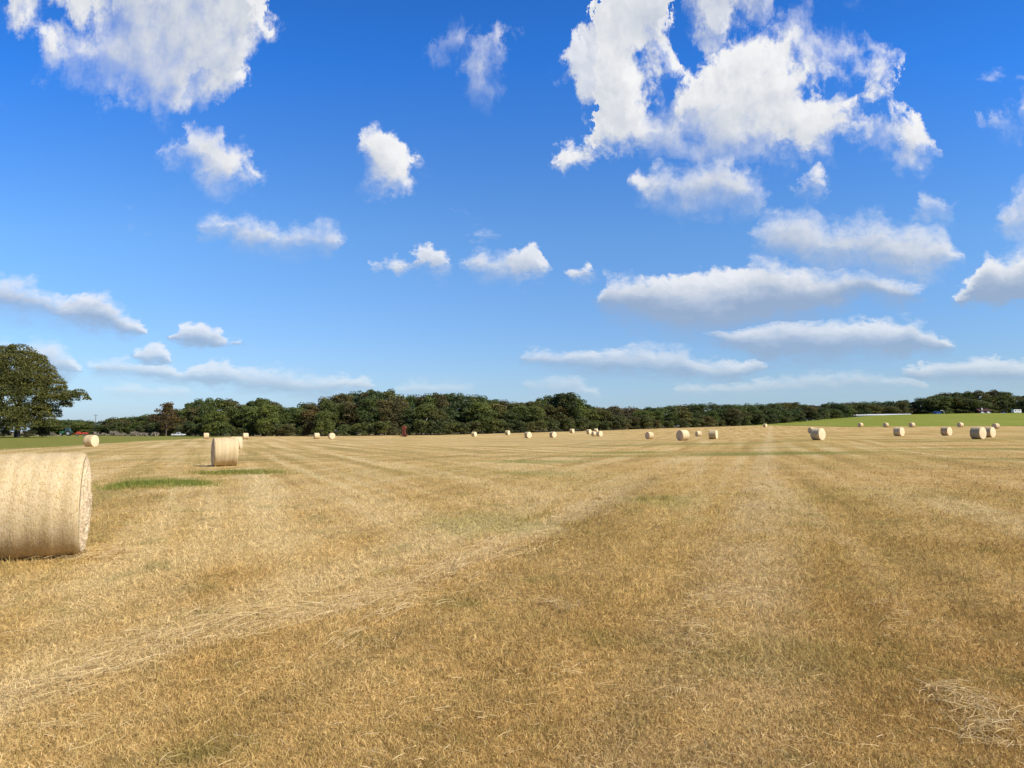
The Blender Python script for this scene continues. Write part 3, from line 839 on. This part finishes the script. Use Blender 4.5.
# ------------------------------------------------------------------ trees
def leaf_mat():
    m, g = new_mat('foliage')
    oc = g.n('ShaderNodeObjectInfo').outputs['Color']
    r = g.attr('rnd'); cl_ = g.attr('clump')
    c = g.cmul(oc, g.ramp(r, [(0, (.55, .6, .6)), (.5, (1, 1, 1)), (.85, (1.3, 1.25, 1.1)), (1, (1.9, 1.6, 1.3))]))
    c = g.cmul(c, g.ramp(cl_, [(0, (.72, .78, .85)), (.5, (1, 1, 1)), (1, (1.38, 1.22, .95))]))
    finish(g, c, 0.55, trans=0.28, spec=0.3); return m
M_LEAF = leaf_mat()
m_bark, g = new_mat('bark')
n_ = g.noise(g.n('ShaderNodeTexCoord').outputs['Object'], 6.0, 5, 0.7)
finish(g, g.cmix(n_, (0.07, 0.055, 0.04), (0.20, 0.165, 0.13)), 0.9, bump=n_, bdist=0.05)

def make_tree(name, H, crown_r, lobes_n, leaves, leaf, seed, base=0.22, gap=0.0, trunk_r=0.28, flat=1.0, shape=None):
    """tapered trunk and limbs, crown of leaf clusters spread over many uneven lobes"""
    q = np.random.default_rng(seed)
    e = empty(name, (0, 0, 0))
    lob = []
    for i in range(lobes_n):
        if shape: c, r = shape(q, i)
        else:
            t = (i + .5) / lobes_n
            zc = base + (1 - base) * (0.12 + 0.80 * t ** .85)
            prof = math.sin(math.pi * min(max((zc - base) / (1 - base) * .88 + .10, 0), 1)) ** .6
            a = i * 2.399 + q.uniform(-.5, .5); rr = crown_r * prof * q.uniform(.25, .85)
            c = np.array([rr * math.cos(a), rr * math.sin(a), zc * H])
            r = crown_r * q.uniform(.26, .46)
        lob.append((c, r))
    wts = np.array([r ** 2 for c, r in lob]); wts /= wts.sum()
    P, N, CL = [], [], []
    for (c, r), w in zip(lob, wts):
        k = int(leaves * w)
        d = q.normal(0, 1, (k, 3)); d /= np.linalg.norm(d, axis=1, keepdims=True)
        d[:, 2] = np.where(d[:, 2] < -.35, -d[:, 2] * .6, d[:, 2])
        # smaller tufts on the lobe so its rim is ragged
        tf = q.normal(0, 1, (max(5, k // 45), 3)); tf /= np.linalg.norm(tf, axis=1, keepdims=True)
        near_ = np.argmax(d @ tf.T, 1); dd = np.take_along_axis(d @ tf.T, near_[:, None], 1)[:, 0]
        bump_ = (dd - .8) * .9
        rad_ = r * (1 + np.clip(bump_, -.28, .18) + q.normal(0, .09, k))
        p = c + d * rad_[:, None] * np.array([1, 1, .82 * flat])
        tr = q.uniform(0, 1, len(tf))
        P.append(p); N.append(d); CL.append(.5 * tr[near_] + .5 * q.uniform(0, 1))
    P = np.concatenate(P); N = np.concatenate(N); CL = np.concatenate(CL)
    keep = P[:, 2] > 0.15
    if gap: keep &= q.uniform(0, 1, len(P)) > gap
    P, N, CL = P[keep], N[keep], CL[keep]; k = len(P)
    nn = N * .6 + q.normal(0, .75, (k, 3)); nn /= np.linalg.norm(nn, axis=1, keepdims=True)
    a = np.cross(nn, q.normal(0, 1, (k, 3))); a /= np.linalg.norm(a, axis=1, keepdims=True); b = np.cross(nn, a)
    s = leaf * q.uniform(.55, 1.35, k)[:, None]
    V = np.stack([P - a * s * .5, P + b * s * .32 + nn * s * .08, P + a * s * .55, P - b * s * .32 + nn * s * .08], 1).reshape(-1, 3)
    Fc = np.arange(k * 4).reshape(-1, 4)
    cr = mesh_obj('crown', V, Fc, M_LEAF, e, False, dict(rnd=np.repeat(q.uniform(0, 1, k), 4), clump=np.repeat(CL, 4)))
    t = MB()
    top = np.array([q.uniform(-.3, .3), q.uniform(-.3, .3), H * .72])
    t.tube([(0, 0, -.3), (0, 0, .25), (top[0] * .2, top[1] * .2, H * .22), (top[0] * .6, top[1] * .6, H * .45), tuple(top)], [trunk_r * 1.5, trunk_r * 1.1, trunk_r * .85, trunk_r * .5, trunk_r * .12])
    for c, r in lob[::max(1, lobes_n // 9)]:
        z0 = max(H * .16, min(c[2] * .55, H * .5)); f = z0 / (H * .72)
        s0 = np.array([top[0] * f, top[1] * f, z0]); md = (s0 + c) / 2 + np.array([0, 0, .05 * H * q.uniform(-.3, 1)])
        t.tube([tuple(s0), tuple(md), tuple(c)], [trunk_r * .42, trunk_r * .25, trunk_r * .06], 6)
    t.build('trunk', m_bark, e, True)
    return e

GREENS = [(.096, .128, .032), (.080, .112, .033), (.108, .132, .035), (.122, .124, .036), (.072, .104, .034)]
oaks = [make_tree('oak_tree', 14, 5.2, 30, 8600, .50, 100 + i, base=.0) for i in range(5)]
tall = [make_tree('oak_tree', 14, 4.4, 26, 7000, .48, 120 + i, base=.04) for i in range(3)]
thin = [make_tree('elm_tree', 14, 3.4, 20, 3600, .46, 130 + i, base=.08, gap=.25, trunk_r=.2) for i in range(2)]
bush = [make_tree('shrub', 4.5, 2.6, 14, 2600, .36, 140 + i, base=.02, trunk_r=.09) for i in range(4)]
used = set()
def put_tree(kinds, px, D, H, H0, wide, colour, label, group, cat='tree', name=None):
    src = random.choice(kinds)
    if src.name in used: o = copy_thing(src)
    else: o = src; used.add(src.name)
    x = colx(px, D); z = float(zg(x, D))
    s = H / H0
    o.location = (x, D, z - (.1 if D < 250 else .5 + .5 * min(1, max(0, (D - 300) / 100)))); o.scale = (s, s, s) if isinstance(wide, tuple) else (s * wide, s * wide, s); o.rotation_euler = (0, 0, random.uniform(0, 6.28))
    if isinstance(wide, tuple):                       # crown width given in photo columns
        wide = wide[0] * D / F / (2 * 4.6 * s)
        o.scale = (s * wide, s * wide, s)
    j = random.uniform(.85, 1.18)
    for ch in o.children:
        if ch.name.startswith('crown'): ch.color = (colour[0] * j * random.uniform(.93, 1.08), colour[1] * j, colour[2] * j * random.uniform(.9, 1.1), 1)
    tag(o, label, cat, group)
    return o

SKY = [(40,419),(60,418),(80,418),(90,421),(97,427),(103,423),(112,417),(130,416),(150,414),(158,412),(163,401),(170,404),(176,412),(183,403),(190,401),(205,397),(225,397),(235,399),(241,405),(247,402),(262,396),(271,401),(276,408),(284,405),(295,408),(302,401),(309,404),(315,405),(322,397),(335,393),(352,391),(365,389),(385,388),(393,391),(400,396),(415,393),(425,395),(432,392),(448,391),(463,393),(480,394.5),(490,398),(500,398.5),(510,402),(525,401),(535,399),(545,397),(557,393.5),(565,391.5),(573,394),(579,402),(590,405),(605,407),(613,404),(630,407),(645,405.5),(660,406.5),(668,404),(690,402.5),(715,402),(745,403),(765,402),(793,400),(802,402.5),(815,403.5),(830,402),(850,400.5),(870,401.5),(890,400),(903,398),(910,400),(914,405),(918,401),(924,397),(930,395),(940,393),(950,391),(970,390),(990,388.5),(1000,389),(1010,391),(1016,397),(1020,394),(1040,392),(1150,390)]
LINE = [(40,300),(100,300),(160,285),(200,275),(300,268),(440,270),(510,280),(560,290),(600,305),(640,325),(720,360),(800,410),(850,470),(912,500),(1024,500),(1150,500)]
SECT = [
 (100, 'low rounded tree in the far clump behind the tractor', 'trees behind the tractor'),
 (158, 'broad low green tree behind the grey brush, left of the reddish tree', 'low trees behind the brush'),
 (242, 'green tree in the woods directly behind the second largest bale', 'woods behind the second largest bale'),
 (308, 'green tree in the lower stretch of woods left of two small bales', 'lower woods left of the two small bales'),
 (397, 'large dark green tree in the high woods left of the rusty implement', 'high woods left of the rusty implement'),
 (508, 'large dark green tree in the long woods right of the rusty implement', 'woods right of the rusty implement'),
 (580, 'dark green tree in the woods that rise to the tall round treetop', 'woods around the tall round treetop'),
 (690, 'low dark tree in the woods behind the cluster of four bales', 'woods behind the cluster of four'),
 (790, 'distant dark tree in the long level woods left of the green field', 'level woods left of the green field'),
 (914, 'distant dark tree in the woods above the long white barn', 'woods above the long white barn'),
 (2000, 'dark tree in the round grove on the hilltop at far right', 'round grove on the hilltop'),
]
def sect(px):
    for a, l, gq in SECT:
        if px < a: return l, gq
def ip(tab, px): return float(np.interp(px, [a for a, b in tab], [b for a, b in tab]))
def hgt(px, D, ypix):
    x = colx(px, D); z0 = float(zg(x, D)) - .1
    c, s = math.cos(PITCH), math.sin(PITCH)
    _, dy, dz = ray(px, ypix)
    return CAM_H + D * dz / dy - z0
def colour_at(px):
    if 312 < px < 362 and random.random() < .6: return (.125, .105, .036)
    if 158 < px < 182: return (.120, .082, .030)
    if 610 < px < 640 and random.random() < .6: return (.105, .092, .040)
    if 980 < px < 1016 and random.random() < .5: return (.115, .112, .034)
    if random.random() < .10: return (.115, .102, .036)
    if px < 300 and random.random() < .45: return (.100, .128, .030)
    return random.choice(GREENS)
def woods():
    # rear row makes the skyline, front row fills below it
    px = 42.0
    while px < 1130:
        D = ip(LINE, px) + random.uniform(6, 16)
        top = min(ip(SKY, px + d) for d in (-3, 0, 3))
        H = hgt(px, D, top + .6)
        lab, gr = sect(px)
        step = (10.5 if 180 < px < 600 else 11.0)
        kinds = tall if H > 13 else (tall + oaks if px > 600 else oaks)
        if 160 < px < 188: kinds = tall
        if not (93 < px < 102): put_tree(kinds, px, D, H, 14, (random.uniform(12, 15) if 160 < px < 188 else random.uniform(19, 26) if px < 600 else random.uniform(18, 25),), colour_at(px), lab, gr)
        px += step * random.uniform(.8, 1.2)
    px = 46.0
    while px < 1120:
        D = ip(LINE, px) + random.uniform(-4, 3)
        H = hgt(px, D, ip(SKY, px)) * random.uniform(.60, .90)
        lab, gr = sect(px)
        if not (90 < px < 104): put_tree(oaks if px < 600 else oaks + tall, px, D, H, 14, (random.uniform(21, 28) if px < 600 else random.uniform(17, 24),), colour_at(px), lab, gr)
        px += random.uniform(10, 16)
    px = 108.0
    while px < 1010:
        D = ip(LINE, px) - random.uniform(6, 11) + (16 if px > 840 else 0)
        lab, gr = sect(px)
        H = random.uniform(3.2, 6.2) * (1.0 if px < 600 else 1.15)
        put_tree(bush, px, D, H, 4.5, random.uniform(.9, 1.35), random.choice([(.105, .126, .036), (.085, .104, .032), (.12, .12, .044), (.075, .090, .030)]),
                 lab.replace('large ', '').replace('tree in', 'shrub at the foot of').replace('low rounded tree', 'shrub').replace('broad low green tree', 'low shrub').replace('low dark tree', 'low shrub').replace('distant dark tree', 'distant shrub').replace('green shrub', 'green shrub'), 'shrubs along the ' + gr, 'shrub')
        px += random.uniform(8, 15)
woods()
# bright rounded trees that stand out
put_tree(oaks, 215, 262, 10.2, 14, 1.15, (.13, .165, .034), 'bright green rounded tree just above the second largest bale', 'bright trees', name=None)
put_tree(oaks, 322, 258, 9.6, 14, 1.15, (.115, .145, .034), 'bright green rounded tree behind the two small bales', 'bright trees')
put_tree(oaks, 266, 260, 12.5, 14, .95, (.135, .155, .034), 'yellowish green tree halfway between second largest and two small bales', 'bright trees')
put_tree(tall, 565, 292, hgt(565, 292, 391.0), 14, 1.25, (.066, .086, .030), 'tall round treetop rising above the woods at centre', 'tall single trees')
put_tree(thin, 166, 268, hgt(166, 268, 400.5), 14, 1.15, (.125, .084, .030), 'reddish brown thin tree with open crown at left woods edge', 'tall single trees')

# the big pecan at the left edge: wide crown with one limb reaching out to the right
def big_shape(q, i):
    pts = [(-5, 0, 19.5, 3.2), (-1, 1, 20.2, 3.0), (-9, 0, 18.5, 3.4), (3, 0, 18.0, 3.0), (6, -1, 15.6, 3.0), (0, -3, 17, 3.4), (-6, -3, 16, 3.6), (-11, -1, 15, 3.6),
           (8, 0, 12.8, 2.8), (4, -4, 13.6, 3.3), (-2, -5, 13, 3.6), (-9, -4, 12, 3.5), (9.6, -1, 9.6, 2.5), (6, -4, 10, 3.0), (1, -6, 9.5, 3.4), (-5, -6, 9.2, 3.4), (-11, -4, 8, 3.2),
           (7, -3, 6.6, 2.6), (3, -6, 6.2, 2.8), (-3, -6.5, 6, 2.8), (-8, -5, 5.2, 2.6), (12.8, 0, 9.8, 2.0), (15.2, 0, 10.3, 1.7), (17.4, .3, 9.6, .9), (12, 0, 8.0, 1.3), (0, 4, 14, 4), (-6, 5, 12, 4), (6, 4, 9, 3.5),
           (8.8, -2, 4.8, 1.7), (5, -5, 4.2, 1.8), (-12, 0, 11, 3.2), (2, 0, 12, 4), (-5, 0, 12, 4.5), (11, -.5, 12.0, 1.2), (4.6, 0, 19.4, 1.3), (0,-7,2.5,1.9),(-4,-7,2.6,1.8),(4.5,-6.5,2.4,1.7),(10,-2,3.2,1.6),(-10,-5,2.4,2.0),(3,-8,5,2.4),(-2,-8,5.4,2.6),(-3,-6,3.4,2.3),(3,-5.5,3.2,2.0),(7,-3.5,3.2,1.8),(-8,-4.5,3,2.3),(-12,-3,4.2,2.6),(0,3,5,3.4),(-5,3,5,3.4),(6,2,6,2.6),(-6.5, 0, 21.6, 1.3), (-2.6, 0, 22.2, 1.0)]
    x, y, z, r = pts[i]
    return np.array([x * .97 + q.uniform(-.4, .4), y, z]), r * 1.0
big = make_tree('pecan_tree', 22, 11, 52, 120000, .35, 77, shape=big_shape, trunk_r=.62)
D = 172; x = colx(17, D)
big.location = (x, D, float(zg(x, D)) - .1)
for ch in big.children:
    if ch.name.startswith('crown'): ch.color = (.108, .112, .026, 1)
tag(big, 'big spreading olive green tree standing on the lawn at the left edge', 'tree')
put_tree(bush, 29, 168, 1.9, 4.5, 1.5, (.075, .08, .03), 'low dark shrub beside the trunk of the big left tree', None, 'shrub')

put_tree(bush, 3, 166, 2.6, 4.5, 1.5, (.07, .07, .03), 'low dark shrub left of the trunk of the big left tree', None, 'shrub')
put_tree(bush, 42, 176, 2.8, 4.5, 1.3, (.085, .085, .03), 'olive shrub right of the big left tree, under its branches', None, 'shrub')

# leaning bleached trunk in front of the woods
dt = empty('dead_tree', (colx(423.5, 263), 263, float(zg(colx(423.5, 263), 263))))
m_dead, g = new_mat('bleached_wood'); n_ = g.noise(g.n('ShaderNodeTexCoord').outputs['Object'], 4.0, 5, .7)
finish(g, g.cmix(n_, (.38, .33, .26), (.58, .53, .44)), .85, bump=n_, bdist=.03)
MB().tube([(-.5, 0, -.2), (-.1, 0, 2.5), (.5, 0, 4.8), (1.5, -.1, 6.3)], [.11, .12, .26, .06], 8).tube([(.3, 0, 4.2), (-.4, 0, 5.3)], [.09, .03], 6).build('trunk', m_dead, dt, True)
tag(dt, 'bleached bare trunk leaning to the right in front of the dark woods', 'dead tree')

# grey dry brush and tall weeds at the lawn's far edge
m_brush, g = new_mat('dry_brush')
finish(g, g.ramp(g.attr('rnd'), [(0, (.10, .085, .06)), (.5, (.24, .20, .145)), (1, (.40, .35, .27))]), .9, trans=.15, spec=.1)
def brush(name, px0, px1, D, h, n, label):
    px = rand(n, px0, px1); Y = D + rand(n, -3, 3); X = (px - 512) / F * Y
    hh = h * (0.55 + .45 * np.sin(px * .45) * np.sin(px * .17 + 1)) * rand(n, .4, 1.1)
    z = zg(X, Y); yaw = rand(n, 0, 6.28); w = rand(n, .06, .16)
    a = np.stack([np.cos(yaw) * w, np.sin(yaw) * w, 0 * w], -1); b = np.stack([X, Y, z - .05], -1)
    lean = np.stack([rng.normal(0, .3, n) * hh, rng.normal(0, .3, n) * hh, hh], -1)
    V = np.stack([b - a, b + a, b + lean * .6 + a * 1.4, b + lean * .6 - a * 1.4, b + lean], 1).reshape(-1, 3)
    k = np.arange(n)[:, None] * 5
    T3 = np.concatenate([k + np.array([[0, 1, 2]]), k + np.array([[0, 2, 3]]), k + np.array([[3, 2, 4]])])
    o = mesh_obj(name, V, T3, m_brush, None, False, dict(rnd=np.repeat(rand(n), 5)))
    tag(o, label, 'brush', kind='stuff')
brush('dry_brush', 96, 158, 262, 2.0, 5200, 'grey brown dry brush along the far edge of the lawn')
brush('dry_weeds', -30, 62, 232, 1.5, 5200, 'pale dry weeds behind the big tree at the left edge')

# ------------------------------------------------------------------ vehicles, implements, buildings
P_GREEN = paint('tractor_green', (.02, .12, .05)); P_RED = paint('implement_red', (.50, .07, .03)); P_RUST = paint('rusty_red', (.19, .045, .022), .85, .6)
P_WHITE = paint('white_paint', (.74, .74, .72), .35, .2); P_DARK = paint('rubber', (.02, .02, .02), .8); P_GLASS = paint('window_glass', (.03, .05, .06), .1, .1)
P_GREY = paint('steel_grey', (.28, .30, .33), .5); P_BLUE = paint('blue_paint', (.012, .05, .20), .5, .2); P_BARN = paint('dark_red_siding', (.05, .014, .011), .8)
P_ROOF = paint('metal_roof', (.62, .62, .60), .45); P_WOOD = paint('weathered_wood', (.17, .14, .11), .9); P_TEAL = paint('cab_teal', (.07, .13, .14), .4)

def wheel(parent, c, r, w, n=20, rim=None):
    t = MB(); prof = [(-w/2, r*.55), (-w/2, r*.9), (-w*.36, r), (w*.36, r), (w/2, r*.9), (w/2, r*.55)]
    V = []; Fc = []
    for k in range(n):
        a = 2 * math.pi * k / n
        for (yy, rr) in prof: V.append((rr * math.cos(a), yy, rr * math.sin(a)))
    m_ = len(prof)
    for k in range(n):
        for i in range(m_): Fc.append((k*m_+i, ((k+1)%n)*m_+i, ((k+1)%n)*m_+(i+1)%m_, k*m_+(i+1)%m_))
    t.add(V, Fc); o = t.build('wheel', P_DARK, parent); o.location = c
    MB().tube([(0, -w*.3, 0), (0, w*.3, 0)], r * .56, n).build('rim', rim or P_GREY, o)
    return o

def tractor():
    px, D = 66, 232; x = colx(px, D); e = empty('tractor', (x, D, float(zg(x, D))), R(200))
    MB().prism([(.2,.95),(1.75,.9),(1.85,1.05),(1.8,1.45),(.2,1.6)], -.36, .36).build('hood', P_GREEN, e)
    MB().box((-.1,0,.85),(3.2,.5,.4),bev=.05).tube([(1.35,-.75,.5),(1.35,.75,.5)],.07).tube([(-.75,-.8,.85),(-.75,.8,.85)],.1).build('chassis', P_DARK, e)
    MB().prism([(-1.15,1.35),(.2,1.35),(.2,1.6),(.05,2.5),(-1.05,2.5),(-1.25,1.7)], -.6, .6).build('cab_window', P_GLASS, e)
    MB().box((-.5,0,2.56),(1.5,1.4,.13),bev=.05).tube([(.2,-.6,1.4),(.06,-.6,2.5)],.04,6).tube([(.2,.6,1.4),(.06,.6,2.5)],.04,6).tube([(-1.2,-.61,1.5),(-1.06,-.61,2.5)],.05,6).tube([(-1.2,.61,1.5),(-1.06,.61,2.5)],.05,6).build('cab_roof', P_TEAL, e)
    for s in (-1, 1):
        wheel(e, (-.75, s * .86, .82), .82, .42); wheel(e, (1.35, s * .72, .5), .5, .28)
        a = np.linspace(R(20), R(160), 9)
        pr = [(-.75 + .9*math.cos(q), .82 + .9*math.sin(q)) for q in a] + [(-.75 + .96*math.cos(q), .82 + .96*math.sin(q)) for q in a[::-1]]
        MB().prism(pr, s*.86 - .24, s*.86 + .24).build('fender', P_GREEN, e)
    MB().tube([(.9,.2,1.5),(.9,.2,2.3)],.045,8).build('exhaust', P_DARK, e)
    tag(e, 'green farm tractor with cab parked beyond the lawn right of the big tree', 'tractor')
tractor()

def red_implement():
    px, D = 81.5, 226; x = colx(px, D); e = empty('hay_cutter', (x, D, float(zg(x, D))), R(8))
    MB().box((0,0,.78),(3.4,1.1,.28),bev=.06).box((-.9,0,1.12),(1.0,.9,.5),bev=.1).box((.9,-.1,1.0),(1.1,.8,.3),bev=.08).build('cutter_deck', P_RED, e)
    MB().tube([(-1.7,0,.75),(-2.7,.1,.55)],.07).tube([(1.2,.5,.8),(1.9,.6,1.3)],.05).build('drawbar', P_RED, e)
    for s in (-1, 1): wheel(e, (s * 1.1, -.62, .4), .4, .24)
    MB().prism([(-1.7,.3),(1.7,.3),(1.7,.66),(-1.7,.66)], -.58, -.55).build('skirt', P_RUST, e)
    tag(e, 'bright red hay cutter parked on the lawn beside the tractor', 'implement')
red_implement()

def rusty():
    px, D = 404, 222; x = colx(px, D); e = empty('feed_grinder', (x, D, float(zg(x, D))), R(-12))
    MB().tube([(-.42,-.3,0),(-.42,-.3,3.4)],.09).tube([(.38,-.3,0),(.32,-.3,3.1)],.09).tube([(-.42,.3,0),(-.36,.3,3.0)],.08).tube([(.38,.3,0),(.3,.3,3.0)],.08).build('mast', P_RUST, e)
    MB().prism([(-.72,2.35),(-.6,3.0),(-.1,3.55),(.5,3.35),(.78,2.8),(.4,2.3),(-.2,2.1)], -.42, .42).build('hopper', P_RUST, e)
    MB().prism([(-.35,.7),(.42,.7),(.3,2.2),(-.25,2.15)], -.26, .26).build('chute', P_RUST, e)
    MB().box((.1,0,.3),(1.9,.9,.22),bev=.04).tube([(-.8,0,.3),(-1.5,.1,.15)],.07).box((.85,-.1,.62),(.5,.5,.45),bev=.06).build('base_frame', P_RUST, e)
    for s in (-1, 1): wheel(e, (.35, s*.55, .33), .33, .18, 16, P_RUST)
    tag(e, 'tall rusty red machine standing alone at the foot of the woods', 'implement')
rusty()

def pickup(px, D, rz, mat, label, name='pickup_truck'):
    x = colx(px, D); e = empty(name, (x, D, float(zg(x, D))), rz); e.scale = (.86, .86, .86)
    MB().prism([(-2.6,.5),(2.55,.5),(2.65,.75),(2.6,1.0),(1.3,1.12),(-2.6,1.1)], -.92, .92).prism([(-.75,1.1),(1.25,1.1),(.62,1.78),(.45,1.84),(-.6,1.84)], -.8, .8).build('body', mat, e)
    for s in (-1, 1):
        MB().prism([(-.62,1.18),(1.0,1.16),(.52,1.70),(-.5,1.72)], s*.80, s*.822).build('side_window', P_GLASS, e)
        for xx in (-1.6, 1.65): wheel(e, (xx, s*.84, .38), .38, .24)
    MB().add([(1.26,-.7,1.16),(1.26,.7,1.16),(.66,.66,1.77),(.66,-.66,1.77)],[(0,1,2,3)]).build('windscreen', P_GLASS, e).location = (.02, 0, .01)
    MB().box((2.66,0,.62),(.12,1.7,.2),bev=.03).build('bumper', P_GREY, e)
    tag(e, label, 'pickup truck' if name == 'pickup_truck' else 'car')
pickup(178.5, 258, R(4), P_WHITE, 'white pickup truck parked at the foot of the woods left of the small bales')

def utility_pole():
    px, D = 95, 320; x = colx(px, D); e = empty('utility_pole', (x, D, float(zg(x, D))))
    MB().tube([(0,0,-.3),(0,0,9.4)],[.17,.11],10).build('pole', P_WOOD, e)
    MB().box((0,-.12,8.7),(2.0,.1,.12)).build('crossarm', P_WOOD, e)
    for s in (-.85, 0, .85): MB().tube([(s,-.12,8.76),(s,-.12,9.0)],[.06,.04],8).build('insulator', P_GREY, e)
    tag(e, 'thin utility pole in the gap between the two low tree clumps at left', 'utility pole')
utility_pole()

def long_barn():
    D = 474; x0, x1 = colx(857, D), colx(911, D - 14)
    a = math.atan2(-14, x1 - x0); L = math.hypot(14, x1 - x0)
    xm, ym = (x0 + x1) / 2, D - 7
    zb = min(float(zg(xm, ym)), float(zg(x0, D)), float(zg(x1, D - 14))) - .2
    e = empty('barn', (xm, ym, zb), a)
    W = 11.0
    MB().box((0,0,1.2),(L,W,2.4)).build('wall', P_WHITE, e)
    for k in range(12): MB().box((-L/2 + (k+.5)*L/12, -W/2-.03, 1.5), (L/12*.7, .05, .9)).build('vent_curtain', P_ROOF, e)
    prof = [(-W/2-.5,2.4),(W/2+.5,2.4),(0,3.3)]
    V = [(s*(L/2+.4), y, z) for s in (-1,1) for y, z in prof]
    MB().add(V, [(0,1,2),(5,4,3),(0,3,4,1),(1,4,5,2),(2,5,3,0)]).build('roof', P_WHITE, e)
    MB().tube([(-L/2-1.4,-2,0),(-L/2-1.4,-2,2.6),(-L/2-1.4,-2,3.2)],[.9,.9,.1],14).build('feed_bin', P_ROOF, e)
    tag(e, 'long low white barn lying along the top of the green hill', 'barn')
long_barn()

def blue_shelter():
    px, D = 941, 462; x = colx(px, D); e = empty('hoop_shelter', (x, D, float(zg(x, D)) - .2))
    pr = [(-2.6,0),(1.2,0)] + [(-.7+1.9*math.cos(t), 1.2+1.6*math.sin(t)) for t in np.linspace(0, math.pi, 12)]
    MB().prism(pr, -.0, 4.5).build('tarp_cover', P_BLUE, e)
    MB().tube([(-.4,-.4,0)] and [(.9+1.6*math.cos(t), -.4, 1.4+2.0*math.sin(t)) for t in np.linspace(R(125), -.2, 12)] + [(2.5,-.4,0)], .13, 8).build('hoop', P_WHITE, e)
    tag(e, 'blue covered shelter with white hoop at the foot of the hilltop grove', 'shelter')
blue_shelter()

def red_house():
    px, D = 986, 484; x = colx(px, D); z = float(zg(x, D)) - .2; e = empty('farmhouse', (x, D, z))
    MB().box((0,2.5,1.5),(8,5,3)).build('wall', P_BARN, e)
    V = [(sx*4.4, y, zz) for sx in (-1,1) for y, zz in ((-.5,3.0),(5.5,3.0),(2.5,4.9))]
    MB().add(V, [(0,1,2),(5,4,3),(0,3,4,1),(1,4,5,2),(2,5,3,0)]).build('roof', P_BARN, e)
    for s in (-1.6, 2.0):
        f = MB().box((s,-.03,2.0),(1.2,.08,1.2)).build('window', P_WHITE, e)
        MB().box((s,-.09,2.0),(.9,.04,.9)).build('pane', P_GLASS, f)
    MB().box((.3,-.03,1.05),(1.0,.08,2.1)).build('door', P_WHITE, e)
    MB().box((-1.3,1.3,4.5),(.7,.7,1.8)).build('chimney', P_WHITE, e)
    tag(e, 'dark red farmhouse with white trim in the shade of the hilltop grove', 'house')
red_house()
pickup(983, 463, R(75), P_WHITE, 'white car parked in front of the dark red farmhouse, left of two', 'parked_car')
pickup(989, 463, R(80), P_WHITE, 'white car parked in front of the dark red farmhouse, right of two', 'parked_car')
pickup(1004, 466, R(10), P_BLUE, 'blue car parked in shade between farmhouse and white camper', 'parked_car')

def camper():
    px, D = 1017.5, 460; x = colx(px, D); e = empty('camper_trailer', (x, D, float(zg(x, D))), R(5))
    MB().prism([(-2.6,.6),(2.5,.6),(2.7,1.4),(2.4,2.7),(-2.5,2.75),(-2.75,2.2)], -1.1, 1.1).build('body', P_WHITE, e)
    for s in (-1.5, 1.3):
        MB().box((s,-1.12,1.95),(.95,.05,.6)).build('window', P_GLASS, e)
    MB().box((0,-1.12,1.55),(.7,.05,1.7)).build('door', P_ROOF, e)
    for s in (-1, 1): wheel(e, (.1, s*.95, .36), .36, .22)
    MB().tube([(2.6,0,.6),(3.7,0,.55)],.06).build('hitch', P_GREY, e)
    tag(e, 'white camper trailer parked at the right edge of the hilltop grove', 'camper')
camper()

for o in oaks + tall + thin + bush:              # a kind that found no place is not left standing at the origin
    if o.name not in used:
        for ch in list(o.children): bpy.data.objects.remove(ch)
        bpy.data.objects.remove(o)
